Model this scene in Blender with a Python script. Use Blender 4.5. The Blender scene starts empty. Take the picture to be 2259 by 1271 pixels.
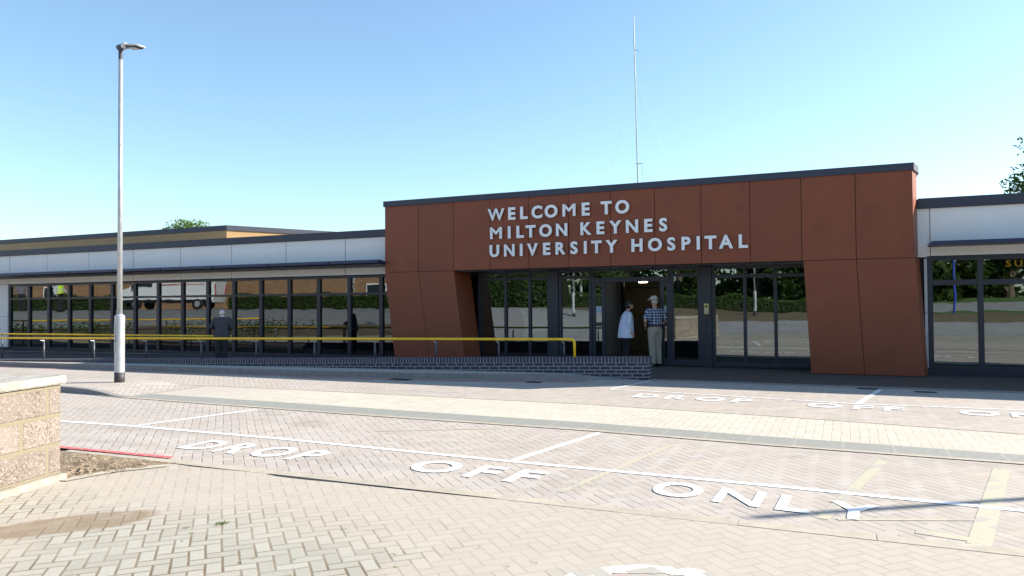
import bpy, bmesh, math, random
from mathutils import Vector, Matrix
R = math.radians
rnd = random.Random(7)
sc = bpy.context.scene
col = sc.collection
# ------------------------------------------------------------ camera
def make_camera():
    f, yaw, pitch, roll = 1640.0, R(23.85), R(1.22), R(-.435)
    F = Vector((-math.sin(yaw)*math.cos(pitch), math.cos(yaw)*math.cos(pitch), math.sin(pitch)))
    Rt = Vector((math.cos(yaw), math.sin(yaw), 0)); U = Rt.cross(F)
    c, s = math.cos(roll), math.sin(roll)
    R2 = c*Rt + s*U; U2 = -s*Rt + c*U
    cd = bpy.data.cameras.new('camera'); cd.sensor_fit = 'HORIZONTAL'; cd.sensor_width = 36
    cd.lens = f/2259*36; cd.clip_start = .05; cd.clip_end = 3000
    o = bpy.data.objects.new('camera', cd); col.objects.link(o)
    m = Matrix((R2, U2, -F)).transposed().to_4x4(); m.translation = Vector((0, -17.70, 1.6))
    o.matrix_world = m; sc.camera = o
make_camera()
# ------------------------------------------------------------ light
SUN_AZ, SUN_EL = 55.0, 28.2
w = bpy.data.worlds.new('World'); sc.world = w; w.use_nodes = True
nt = w.node_tree; nt.nodes.clear()
sky = nt.nodes.new('ShaderNodeTexSky'); sky.sky_type = 'NISHITA'; sky.sun_disc = False
sky.sun_elevation = R(SUN_EL); sky.sun_rotation = R(SUN_AZ)
sky.air_density = 1.0; sky.dust_density = 0.4; sky.ozone_density = 1.6
bg = nt.nodes.new('ShaderNodeBackground'); bg.inputs['Strength'].default_value = .112
wo = nt.nodes.new('ShaderNodeOutputWorld')
gam = nt.nodes.new('ShaderNodeGamma'); gam.inputs[1].default_value = .90
tn = nt.nodes.new('ShaderNodeMix'); tn.data_type = 'RGBA'; tn.blend_type = 'MULTIPLY'; tn.inputs[0].default_value = 1; tn.inputs[7].default_value = (.90, 1.03, 1.07, 1)
nt.links.new(sky.outputs[0], gam.inputs[0]); nt.links.new(gam.outputs[0], tn.inputs[6]); nt.links.new(tn.outputs[2], bg.inputs[0]); nt.links.new(bg.outputs[0], wo.inputs[0])
sd = bpy.data.lights.new('sun', 'SUN'); sd.energy = 5.0; sd.angle = R(.42); sd.color = (1, .93, .82)
so = bpy.data.objects.new('sun', sd); col.objects.link(so)
sv = Vector((math.sin(R(SUN_AZ))*math.cos(R(SUN_EL)), math.cos(R(SUN_AZ))*math.cos(R(SUN_EL)), math.sin(R(SUN_EL))))
so.rotation_euler = sv.to_track_quat('Z', 'Y').to_euler()
sc.view_settings.view_transform = 'Standard'; sc.view_settings.look = 'None'
sc.view_settings.exposure = 1.27; sc.view_settings.gamma = 1

# ------------------------------------------------------------ node helpers
class G:
    def __init__(s, name):
        s.m = bpy.data.materials.new(name); s.m.use_nodes = True
        s.t = s.m.node_tree; s.t.nodes.clear()
        s.out = s.t.nodes.new('ShaderNodeOutputMaterial')
    def n(s, typ, **k):
        x = s.t.nodes.new(typ)
        for a, b in k.items(): setattr(x, a, b)
        return x
    def put(s, sock, v):
        if isinstance(v, bpy.types.NodeSocket): s.t.links.new(v, sock)
        elif v is not None:
            if isinstance(v, (tuple, list)) and len(v) == 3 and sock.type == 'RGBA': v = (*v, 1)
            sock.default_value = v
    def mt(s, op, a, b=None, c=None, clamp=False):
        x = s.n('ShaderNodeMath', operation=op, use_clamp=clamp)
        s.put(x.inputs[0], a)
        if b is not None: s.put(x.inputs[1], b)
        if c is not None: s.put(x.inputs[2], c)
        return x.outputs[0]
    def coord(s, kind='Object', sc_=None, rot=None, loc=None):
        o = s.n('ShaderNodeTexCoord').outputs[kind]
        if sc_ is None and rot is None and loc is None: return o
        mp = s.n('ShaderNodeMapping'); s.put(mp.inputs[0], o)
        if loc: mp.inputs['Location'].default_value = loc
        if rot: mp.inputs['Rotation'].default_value = rot
        if sc_: mp.inputs['Scale'].default_value = sc_ if isinstance(sc_, tuple) else (sc_,)*3
        return mp.outputs[0]
    def noise(s, v, scale, detail=4, rough=.55, out=0):
        x = s.n('ShaderNodeTexNoise'); s.put(x.inputs['Vector'], v)
        x.inputs['Scale'].default_value = scale; x.inputs['Detail'].default_value = detail
        x.inputs['Roughness'].default_value = rough
        return x.outputs[out]
    def ramp(s, v, a, b, lo=0., hi=1.):
        x = s.n('ShaderNodeMapRange', clamp=True); s.put(x.inputs[0], v)
        x.inputs[1].default_value = a; x.inputs[2].default_value = b
        x.inputs[3].default_value = lo; x.inputs[4].default_value = hi
        return x.outputs[0]
    def mix(s, f, a, b, mode='MIX'):
        x = s.n('ShaderNodeMix', data_type='RGBA', blend_type=mode)
        s.put(x.inputs[0], f); s.put(x.inputs[6], a); s.put(x.inputs[7], b)
        return x.outputs[2]
    def xyz(s, v):
        x = s.n('ShaderNodeSeparateXYZ'); s.put(x.inputs[0], v); return x.outputs
    def vec(s, a, b, c=0.):
        x = s.n('ShaderNodeCombineXYZ')
        for i, q in enumerate((a, b, c)): s.put(x.inputs[i], q)
        return x.outputs[0]
    def bump(s, h, strength, dist=.01):
        x = s.n('ShaderNodeBump'); s.put(x.inputs['Height'], h)
        x.inputs['Strength'].default_value = strength; x.inputs['Distance'].default_value = dist
        return x.outputs[0]
    def bsdf(s, color, rough=.7, metal=0., nrm=None, spec=None, emis=None, estr=0.):
        x = s.n('ShaderNodeBsdfPrincipled'); s.put(x.inputs['Base Color'], color)
        s.put(x.inputs['Roughness'], rough); s.put(x.inputs['Metallic'], metal)
        if nrm is not None: s.put(x.inputs['Normal'], nrm)
        if spec is not None: s.put(x.inputs['Specular IOR Level'], spec)
        if emis is not None:
            s.put(x.inputs['Emission Color'], emis); x.inputs['Emission Strength'].default_value = estr
        s.t.links.new(x.outputs[0], s.out.inputs[0]); return x
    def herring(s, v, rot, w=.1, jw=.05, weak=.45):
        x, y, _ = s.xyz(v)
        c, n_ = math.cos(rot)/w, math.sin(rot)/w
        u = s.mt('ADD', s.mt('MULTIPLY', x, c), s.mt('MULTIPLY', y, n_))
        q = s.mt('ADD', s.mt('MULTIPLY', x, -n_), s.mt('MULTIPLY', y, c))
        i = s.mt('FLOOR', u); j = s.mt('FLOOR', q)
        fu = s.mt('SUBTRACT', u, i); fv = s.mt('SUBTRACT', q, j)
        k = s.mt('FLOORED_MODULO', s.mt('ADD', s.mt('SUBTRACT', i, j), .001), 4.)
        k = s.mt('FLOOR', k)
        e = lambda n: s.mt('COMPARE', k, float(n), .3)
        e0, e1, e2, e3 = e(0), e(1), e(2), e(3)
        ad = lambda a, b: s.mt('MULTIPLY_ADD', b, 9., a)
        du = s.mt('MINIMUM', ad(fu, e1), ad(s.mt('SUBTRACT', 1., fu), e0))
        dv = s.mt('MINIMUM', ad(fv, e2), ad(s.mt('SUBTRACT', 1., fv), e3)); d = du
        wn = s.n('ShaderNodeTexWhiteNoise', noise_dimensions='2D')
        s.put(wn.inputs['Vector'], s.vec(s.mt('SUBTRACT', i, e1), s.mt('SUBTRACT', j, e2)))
        joint = s.mt('MAXIMUM', s.ramp(du, jw*.5, jw*1.4, 1., 0.), s.ramp(dv, jw*.35*(weak+.5), jw*1.2*(weak+.5), weak, 0.))  # joints across the sun coloured wider and darker, their shade painted in
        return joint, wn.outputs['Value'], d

MATS = {}
def mat(name, fn):
    if name not in MATS: MATS[name] = fn()
    return MATS[name]
def plain(name, c, rough=.6, metal=0., var=.12, scale=8., spec=None, bump=.0):
    if name in MATS: return MATS[name]
    g = G(name); v = g.coord(); nz = g.noise(v, scale, 5)
    d = tuple(x*(1-var) for x in c); l = tuple(min(1, x*(1+var)) for x in c)
    nr = g.bump(g.noise(v, scale*12, 3), bump, .01) if bump else None
    g.bsdf(g.mix(g.ramp(nz, .3, .7), d, l), rough, metal, nr, spec)
    MATS[name] = g.m; return g.m
def emit(name, c, st):
    if name in MATS: return MATS[name]
    g = G(name); g.bsdf((0.02, .02, .02), .5, emis=c, estr=st); MATS[name] = g.m; return g.m

def paving(name, rot, c1, c2, jc, jw=.05, sand=None, extra=None, w=.1, jstr=.8, bump=.6, weak=.45):
    g = G(name); v = g.coord(); x, y, _ = g.xyz(v)
    # slight wander so the laid rows are not ruler straight
    nv = g.noise(v, .8, 2, out=1)
    vv = g.n('ShaderNodeVectorMath', operation='MULTIPLY_ADD')
    g.put(vv.inputs[0], nv); vv.inputs[1].default_value = (.05, .05, 0); g.put(vv.inputs[2], v)
    joint, rv, d = g.herring(vv.outputs[0], rot, w, jw, weak)
    base = g.mix(rv, c1, c2)
    base = g.mix(g.ramp(g.noise(v, 40, 4), .35, .75, 0, .22), base, tuple(q*.6 for q in c1))
    base = g.mix(g.ramp(g.noise(v, .55, 5, .6), .4, .7, 0, .3), base, tuple(min(1, q*1.12) for q in c2))
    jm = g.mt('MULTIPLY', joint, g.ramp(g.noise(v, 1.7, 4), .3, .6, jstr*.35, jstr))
    if sand:
        sm = sand(g, v, x, y)
        base = g.mix(g.mt('MULTIPLY', sm, g.ramp(g.noise(v, 5, 6, .7), .3, .7, .45, .85)), base, (.445, .375, .31))
        jm = g.mt('MULTIPLY', jm, g.mt('SUBTRACT', 1., g.mt('MULTIPLY', sm, .72)))
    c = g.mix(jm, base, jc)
    if extra: c = extra(g, v, x, y, c)
    h = g.mt('SUBTRACT', g.mt('MULTIPLY', g.noise(v, 90, 3), .25), jm)
    g.bsdf(c, .85, 0, g.bump(h, bump, .006), .3)
    return g.m

def fg_sand(g, v, x, y):
    # wind blown dust lying thickest against the kerb
    n = g.noise(v, .9, 6, .62)
    yy = g.mt('ADD', y, g.mt('MULTIPLY', g.mt('SUBTRACT', n, .5), 1.5))
    n2 = g.ramp(g.noise(v, .62, 6, .6), .47, .57, 0, 1)
    return g.mt('MAXIMUM', g.ramp(yy, -13.75, -13.05), g.mt('MULTIPLY', n2, g.ramp(y, -16, -14.2, .2, 1)))
def fg_extra(g, v, x, y, c):
    # damp brown spill on the paving
    nx = g.mt('MULTIPLY', g.mt('SUBTRACT', g.noise(v, 2.2, 4), .5), .5)
    a = g.mt('ADD', g.mt('SUBTRACT', x, -5.22), nx); b = g.mt('ADD', g.mt('SUBTRACT', y, -13.98), nx)
    ca, sa = math.cos(R(52)), math.sin(R(52))
    u = g.mt('ADD', g.mt('MULTIPLY', a, ca), g.mt('MULTIPLY', b, sa))
    q = g.mt('SUBTRACT', g.mt('MULTIPLY', b, ca), g.mt('MULTIPLY', a, sa))
    d = g.mt('ADD', g.mt('POWER', g.mt('DIVIDE', u, .62), 2.), g.mt('POWER', g.mt('DIVIDE', q, .24), 2.))
    m = g.mt('MULTIPLY', g.ramp(d, .7, 1.25, .9, 0), g.ramp(g.noise(v, 5, 5), .3, .6, .6, 1))
    return g.mix(m, c, (.23, .17, .11))
def road_extra(g, v, x, y, c):
    # pale sand swept along the rows, faint tyre tracks along the bay
    ru = g.mt('MULTIPLY', g.mt('ADD', x, y), .7071); rv_ = g.mt('MULTIPLY', g.mt('SUBTRACT', y, x), .7071)
    st = g.noise(g.vec(g.mt('MULTIPLY', ru, .35), g.mt('MULTIPLY', rv_, 2.6)), 1.6, 6, .62)
    c = g.mix(g.ramp(st, .54, .66, 0, .6), c, (.47, .40, .32))
    tr = g.noise(g.vec(g.mt('MULTIPLY', x, .12), g.mt('MULTIPLY', y, 1.9)), 1.3, 4)
    c = g.mix(g.ramp(tr, .54, .68, 0, .28), c, (.24, .215, .19))
    ol = g.noise(v, .7, 3); c = g.mix(g.mt('MULTIPLY', g.ramp(ol, .66, .72), .35), c, (.17, .15, .13))
    n = g.ramp(g.noise(g.coord(sc_=(.25, 1.2, 1)), 1.6, 5), .5, .72, 0, .35)
    c = g.mix(n, c, (.41, .345, .265))
    return c

def glass(name, ior=2.1, tint=(.30, .33, .33), wob=.09, gloss=(.90, .98, 1.0)):
    g = G(name); v = g.coord('Object')
    ri = g.n('ShaderNodeObjectInfo').outputs['Random']
    va = g.n('ShaderNodeVectorMath', operation='ADD'); g.put(va.inputs[0], v); g.put(va.inputs[1], g.vec(g.mt('MULTIPLY', ri, 60.), ri, g.mt('MULTIPLY', ri, 35.)))
    nr = g.bump(g.noise(va.outputs[0], 1.0, 2), wob, .02)
    fr = g.n('ShaderNodeFresnel'); fr.inputs[0].default_value = ior
    gl = g.n('ShaderNodeBsdfGlossy'); gl.inputs['Roughness'].default_value = 0.003
    g.put(gl.inputs['Color'], gloss); g.put(gl.inputs['Normal'], nr)
    tr = g.n('ShaderNodeBsdfTransparent'); g.put(tr.inputs[0], tint)
    mx = g.n('ShaderNodeMixShader'); g.put(mx.inputs[0], fr.outputs[0])
    g.t.links.new(tr.outputs[0], mx.inputs[1]); g.t.links.new(gl.outputs[0], mx.inputs[2])
    g.t.links.new(mx.outputs[0], g.out.inputs[0]); return g.m

def brickmat(name, c1, c2, mortar, bw, bh, ms, offset=.5, bump=.5, rough=.6, kind='UV', grit=0., spec=.4):
    g = G(name); v = g.coord(kind)
    b = g.n('ShaderNodeTexBrick'); g.put(b.inputs['Vector'], v)
    b.offset = offset
    b.inputs['Scale'].default_value = 1; b.inputs['Brick Width'].default_value = bw
    b.inputs['Row Height'].default_value = bh; b.inputs['Mortar Size'].default_value = ms
    b.inputs['Mortar Smooth'].default_value = .15; b.inputs['Bias'].default_value = 0
    g.put(b.inputs['Color1'], c1); g.put(b.inputs['Color2'], c2); g.put(b.inputs['Mortar'], mortar)
    c = b.outputs[0]; o = g.coord('Object')
    h = g.mt('MULTIPLY', b.outputs[1], -1.)
    nz = g.noise(o, 30, 5)
    c = g.mix(g.ramp(nz, .4, .7, 0, .3), c, tuple(q*.55 for q in c1))
    if grit:
        vo = g.n('ShaderNodeTexVoronoi'); vo.inputs['Scale'].default_value = 75; g.put(vo.inputs['Vector'], o)
        nm = g.mt('SUBTRACT', 1., b.outputs[1])
        wn = g.ramp(g.xyz(vo.outputs['Color'])[0], .0, 1., 0, 1)
        dm = g.mt('MULTIPLY', nm, g.ramp(wn, .62, .8, 0, .75))
        patch = g.ramp(g.noise(o, 2.2, 3), .4, .6, .15, 1)
        c = g.mix(g.mt('MULTIPLY', dm, patch), c, (.10, .06, .05))
        c = g.mix(g.mt('MULTIPLY', nm, g.ramp(wn, .16, .08, 0, .6)), c, (.38, .33, .29))
        h = g.mt('ADD', h, g.mt('MULTIPLY', g.mt('MULTIPLY', vo.outputs[0], nm), grit))
    h = g.mt('ADD', h, g.mt('MULTIPLY', nz, .3))
    if grit: h = g.mt('ADD', h, g.mt('MULTIPLY', g.noise(o, 110, 6, .75), .9))
    g.bsdf(c, rough, 0, g.bump(h, bump, .012), spec)
    return g.m

# ------------------------------------------------------------ mesh helpers
def tag(o, label=None, cat=None, group=None, kind=None):
    if label: o['label'] = label
    if cat: o['category'] = cat
    if group: o['group'] = group
    if kind: o['kind'] = kind
    return o
def empty(name, loc=(0, 0, 0), rz=0, label=None, cat=None, group=None):
    o = bpy.data.objects.new(name, None); col.objects.link(o); o.empty_display_size = .2
    o.location = loc; o.rotation_euler = (0, 0, rz)
    return tag(o, label, cat, group)
def new(name, bm, m, parent=None, loc=None, smooth=False):
    me = bpy.data.meshes.new(name); bm.normal_update(); bm.to_mesh(me); bm.free()
    for q in (m if isinstance(m, (list, tuple)) else [m]): me.materials.append(q)
    if smooth:
        for p in me.polygons: p.use_smooth = True
    o = bpy.data.objects.new(name, me); col.objects.link(o)
    if parent: o.parent = parent
    if loc: o.location = loc
    return o
def box(bm, x0, x1, y0, y1, z0, z1, mi=0):
    vs = [bm.verts.new(p) for p in ((x0,y0,z0),(x1,y0,z0),(x1,y1,z0),(x0,y1,z0),(x0,y0,z1),(x1,y0,z1),(x1,y1,z1),(x0,y1,z1))]
    for f in ((3,2,1,0),(4,5,6,7),(0,1,5,4),(1,2,6,5),(2,3,7,6),(3,0,4,7)):
        bm.faces.new([vs[i] for i in f]).material_index = mi
    return vs
def hexa(bm, bot, top, mi=0):
    a = [bm.verts.new(p) for p in bot]; b = [bm.verts.new(p) for p in top]; n = len(a)
    bm.faces.new(a[::-1]).material_index = mi; bm.faces.new(b).material_index = mi
    for i in range(n): bm.faces.new((a[i], a[(i+1)%n], b[(i+1)%n], b[i])).material_index = mi
def B(*boxes, bev=0):
    bm = bmesh.new()
    for b in boxes: box(bm, *b)
    if bev: bmesh.ops.bevel(bm, geom=bm.edges[:], offset=bev, segments=2, affect='EDGES')
    return bm
def tube(bm, pts, rad, seg=10, ref=Vector((0, 0, 1)), cap=True, ell=None, mi=0):
    pts = [Vector(p) for p in pts]; n = len(pts)
    if not isinstance(rad, (list, tuple)): rad = [rad]*n
    rings = []
    for i, p in enumerate(pts):
        t = (pts[min(i+1, n-1)] - pts[max(i-1, 0)]).normalized()
        r = ref if abs(t.dot(ref)) < .96 else Vector((1, 0, 0))
        s = (r - t*t.dot(r)).normalized(); u = t.cross(s)
        rr = rad[i]; ra, rb = rr if isinstance(rr, (list, tuple)) else (rr, rr)
        rings.append([bm.verts.new(p + s*math.cos(a)*ra + u*math.sin(a)*rb) for a in [2*math.pi*k/seg for k in range(seg)]])
    for a, b in zip(rings, rings[1:]):
        for k in range(seg): bm.faces.new((a[k], a[(k+1)%seg], b[(k+1)%seg], b[k])).material_index = mi
    if cap:
        bm.faces.new(rings[0][::-1]).material_index = mi; bm.faces.new(rings[-1]).material_index = mi
def sheet(name, poly, z, m, parent=None, kind='structure'):
    bm = bmesh.new(); bm.faces.new([bm.verts.new((x, y, z)) for x, y in poly])
    bmesh.ops.triangulate(bm, faces=bm.faces[:])
    o = new(name, bm, m, parent)
    if kind: o['kind'] = kind
    return o
def uvset(o, fn):
    me = o.data; uv = me.uv_layers.new(name='UVMap')
    for p in me.polygons:
        for li in p.loop_indices:
            uv.data[li].uv = fn(me.vertices[me.loops[li].vertex_index].co, p.normal)
def rect(x0, x1, y0, y1): return [(x0, y0), (x1, y0), (x1, y1), (x0, y1)]

# ------------------------------------------------------------ materials
def m_corten():
    g = G('rust_cladding'); v = g.coord()
    n1 = g.noise(v, 1.3, 6, .6); n2 = g.noise(g.coord(sc_=(30, 30, 2.5)), 2.5, 4, .6)
    c = g.mix(g.ramp(n1, .3, .7), (.235, .062, .028), (.30, .082, .037))
    c = g.mix(g.ramp(n2, .4, .7, 0, .6), c, (.165, .041, .016))
    oi = g.n('ShaderNodeObjectInfo').outputs['Random']
    c = g.mix(g.ramp(oi, 0, 1, 0, .30), c, (.17, .050, .026))
    g.bsdf(c, g.ramp(n1, .3, .7, .38, .55), 0, g.bump(g.mt('ADD', g.noise(v, 160, 3), g.noise(v, 1.1, 2)), .12, .006), .35); return g.m
M_rust = mat('rust', m_corten)
M_char = plain('charcoal_metal', (.019, .022, .036), .42, 0, .1, 3)
M_para = plain('parapet_metal', (.036, .041, .064), .5, 0, .08, 2)
M_white = plain('pale_panel', (.80, .78, .76), .5, 0, .03, 1.2)
M_blue = plain('canopy_metal', (.018, .028, .075), .4, 0, .08, 3)
M_dark = plain('joint_black', (.012, .012, .014), .8)
M_lett = plain('letter_white', (.86, .86, .88), .4, 0, .02)
M_steel = plain('galvanised_steel', (.50, .52, .54), .42, .55, .12, 9)
M_postg = plain('rail_post_grey', (.09, .095, .11), .45, .3, .1)
M_yel = plain('rail_yellow', (.86, .52, .008), .35, 0, .06, 5)
M_blk = plain('rail_black', (.015, .015, .017), .4)
M_glass = glass('window_glass')
M_glassR = glass('entrance_glass', 2.55, (.36, .40, .38), .07)
M_paint = None
def paint(name, c, rot=.7853982, wear=.55, drop=0.):
    def f():
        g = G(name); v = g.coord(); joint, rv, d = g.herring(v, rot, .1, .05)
        n = g.noise(v, 26, 6, .7); n2 = g.noise(v, 2.2, 3)
        wr = g.mt('MULTIPLY', g.ramp(n, .52, .66), g.ramp(n2, .35, .7, wear*.3, wear))
        wr = g.mt('MAXIMUM', wr, g.mt('MULTIPLY', joint, .75))
        if drop: wr = g.mt('MAXIMUM', wr, g.ramp(rv, drop, drop-.02))
        cc = g.mix(wr, c, (.40, .365, .31))
        g.bsdf(cc, .6, 0, g.bump(g.mt('SUBTRACT', 0., joint), .3, .004)); return g.m
    return mat(name, f)
P_white = paint('road_paint_white', (.80, .80, .80))
P_yel = paint('road_paint_faded_yellow', (.47, .425, .31), wear=1., drop=.22)
P_red = paint('road_paint_red', (.62, .10, .10), wear=.6)
P_redf = paint('road_paint_red_faded', (.55, .20, .18), wear=1.)

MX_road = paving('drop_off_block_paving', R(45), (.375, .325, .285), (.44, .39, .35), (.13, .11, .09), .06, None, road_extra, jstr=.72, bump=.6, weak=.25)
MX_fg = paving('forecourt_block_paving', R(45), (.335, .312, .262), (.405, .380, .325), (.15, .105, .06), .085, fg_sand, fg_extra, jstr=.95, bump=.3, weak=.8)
def band_extra(g, v, x, y, c):
    # left half and the far right are the same mix as the road blocks
    m = g.mt('MAXIMUM', g.ramp(x, -8.5, -11, 0, .75), g.ramp(x, -1.5, 1.2, 0, .45))
    return g.mix(m, c, g.mix(g.noise(v, 6, 4), (.38, .33, .28), (.46, .41, .36)))
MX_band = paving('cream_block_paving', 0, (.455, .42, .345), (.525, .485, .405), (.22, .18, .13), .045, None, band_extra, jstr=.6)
MX_kerb = plain('kerb_concrete', (.40, .35, .28), .85, 0, .15, 6, bump=.2)
MX_kerbd = plain('kerb_granite_grey', (.24, .22, .21), .8, 0, .15, 8, bump=.2)
MX_pave = plain('tarmac_brown', (.085, .062, .050), .9, 0, .2, 25, bump=.4)
MX_foot = plain('footway_buff', (.40, .36, .31), .85, 0, .12, 12, bump=.2)
MX_asph = plain('asphalt_far', (.22, .21, .20), .9, 0, .12, 2, bump=.2)

# ------------------------------------------------------------ ground and setting
def ss(t): t = max(0, min(1, t)); return t*t*(3-2*t)
def terr(x, y):
    s = (-.521*x - .853*(y+17.7))
    zl = 1.4*ss((s-3)/11)
    zs = .95*ss((-y-19.6)/5.5) + .9*ss((-y-28)/18)
    return max(zl, zs)
def terrain():
    bm = bmesh.new(); nx, ny = 150, 120; x0, x1, y0, y1 = -110, 60, -90, 60
    g = [[bm.verts.new((x0+(x1-x0)*i/nx, y0+(y1-y0)*j/ny, terr(x0+(x1-x0)*i/nx, y0+(y1-y0)*j/ny)-.03)) for j in range(ny+1)] for i in range(nx+1)]
    for i in range(nx):
        for j in range(ny): bm.faces.new((g[i][j], g[i+1][j], g[i+1][j+1], g[i][j+1]))
    gm = G('ground_surface'); v = gm.coord(); x, y, _ = gm.xyz(v)
    asp = gm.mix(gm.ramp(gm.noise(v, 1.2, 6), .3, .7), (.23, .23, .235), (.30, .30, .305))
    grs = gm.mix(gm.ramp(gm.noise(v, 4, 6), .3, .7), (.035, .085, .012), (.085, .16, .03))
    soil = gm.mix(gm.ramp(gm.noise(v, 6, 6), .3, .7), (.10, .075, .045), (.17, .13, .08))
    yy = gm.mt('ADD', y, gm.mt('MULTIPLY', gm.mt('SUBTRACT', gm.noise(v, .5, 3), .5), .6))
    grass = gm.mt('ADD', gm.mt('MULTIPLY', gm.ramp(yy, -26.8, -26.9), gm.ramp(yy, -31.1, -31)), gm.ramp(yy, -38, -38.1))
    sm = gm.mt('MULTIPLY', gm.ramp(yy, -22.8, -22.9), gm.ramp(yy, -26.9, -26.8))
    right = gm.ramp(x, -24, -23)
    sd_ = gm.mt('ADD', gm.mt('MULTIPLY', x, -.521), gm.mt('MULTIPLY', gm.mt('ADD', y, 17.7), -.853))
    lf = gm.ramp(x, -19, -20)
    asp = gm.mix(gm.mt('MULTIPLY', lf, gm.mt('MULTIPLY', gm.ramp(sd_, 1.5, 1.6), gm.ramp(sd_, 5.1, 5.0))), asp, (.36, .28, .19))
    asp = gm.mix(gm.mt('MULTIPLY', lf, gm.mt('MULTIPLY', gm.ramp(sd_, 5.2, 5.3), gm.ramp(sd_, 8.1, 8.0))), asp, soil)
    c = gm.mix(gm.mt('MULTIPLY', grass, right), asp, grs); c = gm.mix(gm.mt('MULTIPLY', sm, right), c, soil)
    gm.bsdf(c, .9, 0, gm.bump(gm.noise(v, 30, 4), .3, .02))
    o = new('ground', bm, gm.m, smooth=True); tag(o, kind='structure')
    bm = bmesh.new(); s = 900
    vs = [bm.verts.new(p) for p in ((-s,-s,-.4),(s,-s,-.4),(s,s,-.4),(-s,s,-.4))]; bm.faces.new(vs)
    tag(new('terrain', bm, plain('far_grass', (.07, .12, .03), .9)), kind='structure')
terrain()
KERBX = [(-34, -5.3), (-27, -5.1), (-21.07, -4.73), (-17.5, -4.55), (-14.3, -4.35), (-11.3, -4.16), (-8.8, -3.9), (-7.5, -3.68), (-6.4, -3.42), (-5.5, -3.12), (-4.8, -2.86), (-4.25, -2.62), (-3.85, -2.50)]
def wy(x): return -2.48 + (x+3.657)*.10555
def build_ground():
    sheet('drop_off_paving', [(-45, -12.02), (14, -12.02), (14, -2.46), (-3.657, -2.46), (-4.0, -2.49)] + [(a, b+.01) for a, b in KERBX[::-1][1:]] + [(-45, -5.4)], 0, MX_road)
    sheet('forecourt_paving', [(-6.62, -22), (14, -22), (14, -12.15), (-6.62, -12.15)], .004, MX_fg)
    # entrance pavement
    sheet('entrance_pavement', [(-3.62, -2.42), (14, -2.36), (14, 1.0), (-45, 1.0), (-45, wy(-45)+.3)] + [(-3.62, wy(-3.657)+.3)], .006, MX_pave)
    # lines of kerb
    def strip(name, x0, x1, y0, y1, z0, z1, m, step=.9):
        bm = bmesh.new(); x = x0
        while x < x1:
            e = min(x+step, x1); dz = rnd.uniform(-.0015, .0015)
            box(bm, x, e-.005, y0-rnd.uniform(0, .004), y1, z0, z1+dz); x = e
        tag(new(name, bm, m), kind='structure')
    strip('forecourt_kerb', -7.9, 14, -12.158, -12.01, -.06, .007, MX_kerb)
    strip('pavement_kerb', -3.62, 14, -2.52, -2.40, -.05, .022, MX_kerbd)
    # open joint beside the forecourt kerb, where bedding has washed out
    sheet('open_joint', [(-6.25, -12.155), (-5.95, -12.185), (-5.3, -12.162)], .008, M_dark)
    sheet('open_joint', [(-5.02, -12.155), (-4.85, -12.20), (-4.5, -12.205), (-4.1, -12.185), (-3.9, -12.19), (-3.5, -12.165), (-3.0, -12.172), (-2.6, -12.158), (-2.6, -12.152)], .008, M_dark)
    # cream band and slot drain
    band = [(-12.3, -7.9), (-10, -7.95), (-6, -8.1), (-3, -8.19), (-.78, -8.4), (1.7, -8.55), (6, -8.75), (14, -9.1)]
    top = [(14, -7.6), (6, -7.45), (1.96, -7.14), (-.62, -6.75), (-3.65, -6.47), (-10, -6.45), (-13.9, -6.66)]
    sheet('cream_paving_band', [(-13.9, -7.6)] + band + top, .004, MX_band)
    g = G('slot_drain_channel'); v = g.coord(); x, y, _ = g.xyz(v)
    sl = g.mt('ADD', g.mt('MULTIPLY', x, .045), y)
    fx = g.mt('FRACT', g.mt('DIVIDE', sl, .062)); m1 = g.ramp(g.mt('ABSOLUTE', g.mt('SUBTRACT', fx, .5)), .16, .22)
    f2 = g.mt('FRACT', g.mt('DIVIDE', x, .5)); m2 = g.ramp(g.mt('ABSOLUTE', g.mt('SUBTRACT', f2, .5)), .47, .48)
    g.bsdf(g.mix(g.mt('MAXIMUM', m1, g.mt('MULTIPLY', m2, .6)), (.11, .11, .10), (.36, .35, .31)), .7, 0, g.bump(m1, .6, .01))
    near = [(-12.3, -8.35), (-10, -8.47), (-6, -8.63), (-3, -8.68), (-.745, -8.87), (1.62, -8.97), (6, -9.17), (14, -9.5)]
    sheet('drain_channel', band + near[::-1], .008, g.m)
    sheet('drain_edging', [(a, b) for a, b in near] + [(a, b-.1) for a, b in near[::-1]], .008, MX_kerb)
    tb = top[::-1]
    sheet('band_edging', [(a, b) for a, b in tb] + [(a, b+.09) for a, b in tb[::-1]], .008, MX_kerb)
    # traffic island nose with raised kerb
    bm = bmesh.new()
    isl = [(-26, -8.05, .10), (-16, -8.15, .10), (-13.9, -8.24, .10), (-13.2, -8.27, .098), (-12.7, -8.31, .088), (-12.3, -8.36, .06), (-11.95, -8.42, .025), (-11.6, -8.46, .008)]
    pr = None
    for x, y, h in isl:
        c = [bm.verts.new(p) for p in ((x, y-.03, -.03), (x, y, h), (x, y+.13, h))]
        if pr:
            for k in range(2): bm.faces.new((pr[k], c[k], c[k+1], pr[k+1]))
        pr = c
    tag(new('island_kerb', bm, MX_kerbd), kind='structure')
    bm = bmesh.new(); pr = None
    for (x, y, h) in isl:
        t = .0 if x > -14 else .1
        c = [bm.verts.new((x, y+.13, h-.001)), bm.verts.new((x, (y-6.66)/2, h*.9+.002)), bm.verts.new((x, -6.66, h*.75 if x < -12.5 else .009)), bm.verts.new((x, -6.56, .0))]
        if pr:
            for k in range(3): bm.faces.new((pr[k], c[k], c[k+1], pr[k+1]))
        pr = c
    tag(new('traffic_island', bm, MX_road), kind='structure')
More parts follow.
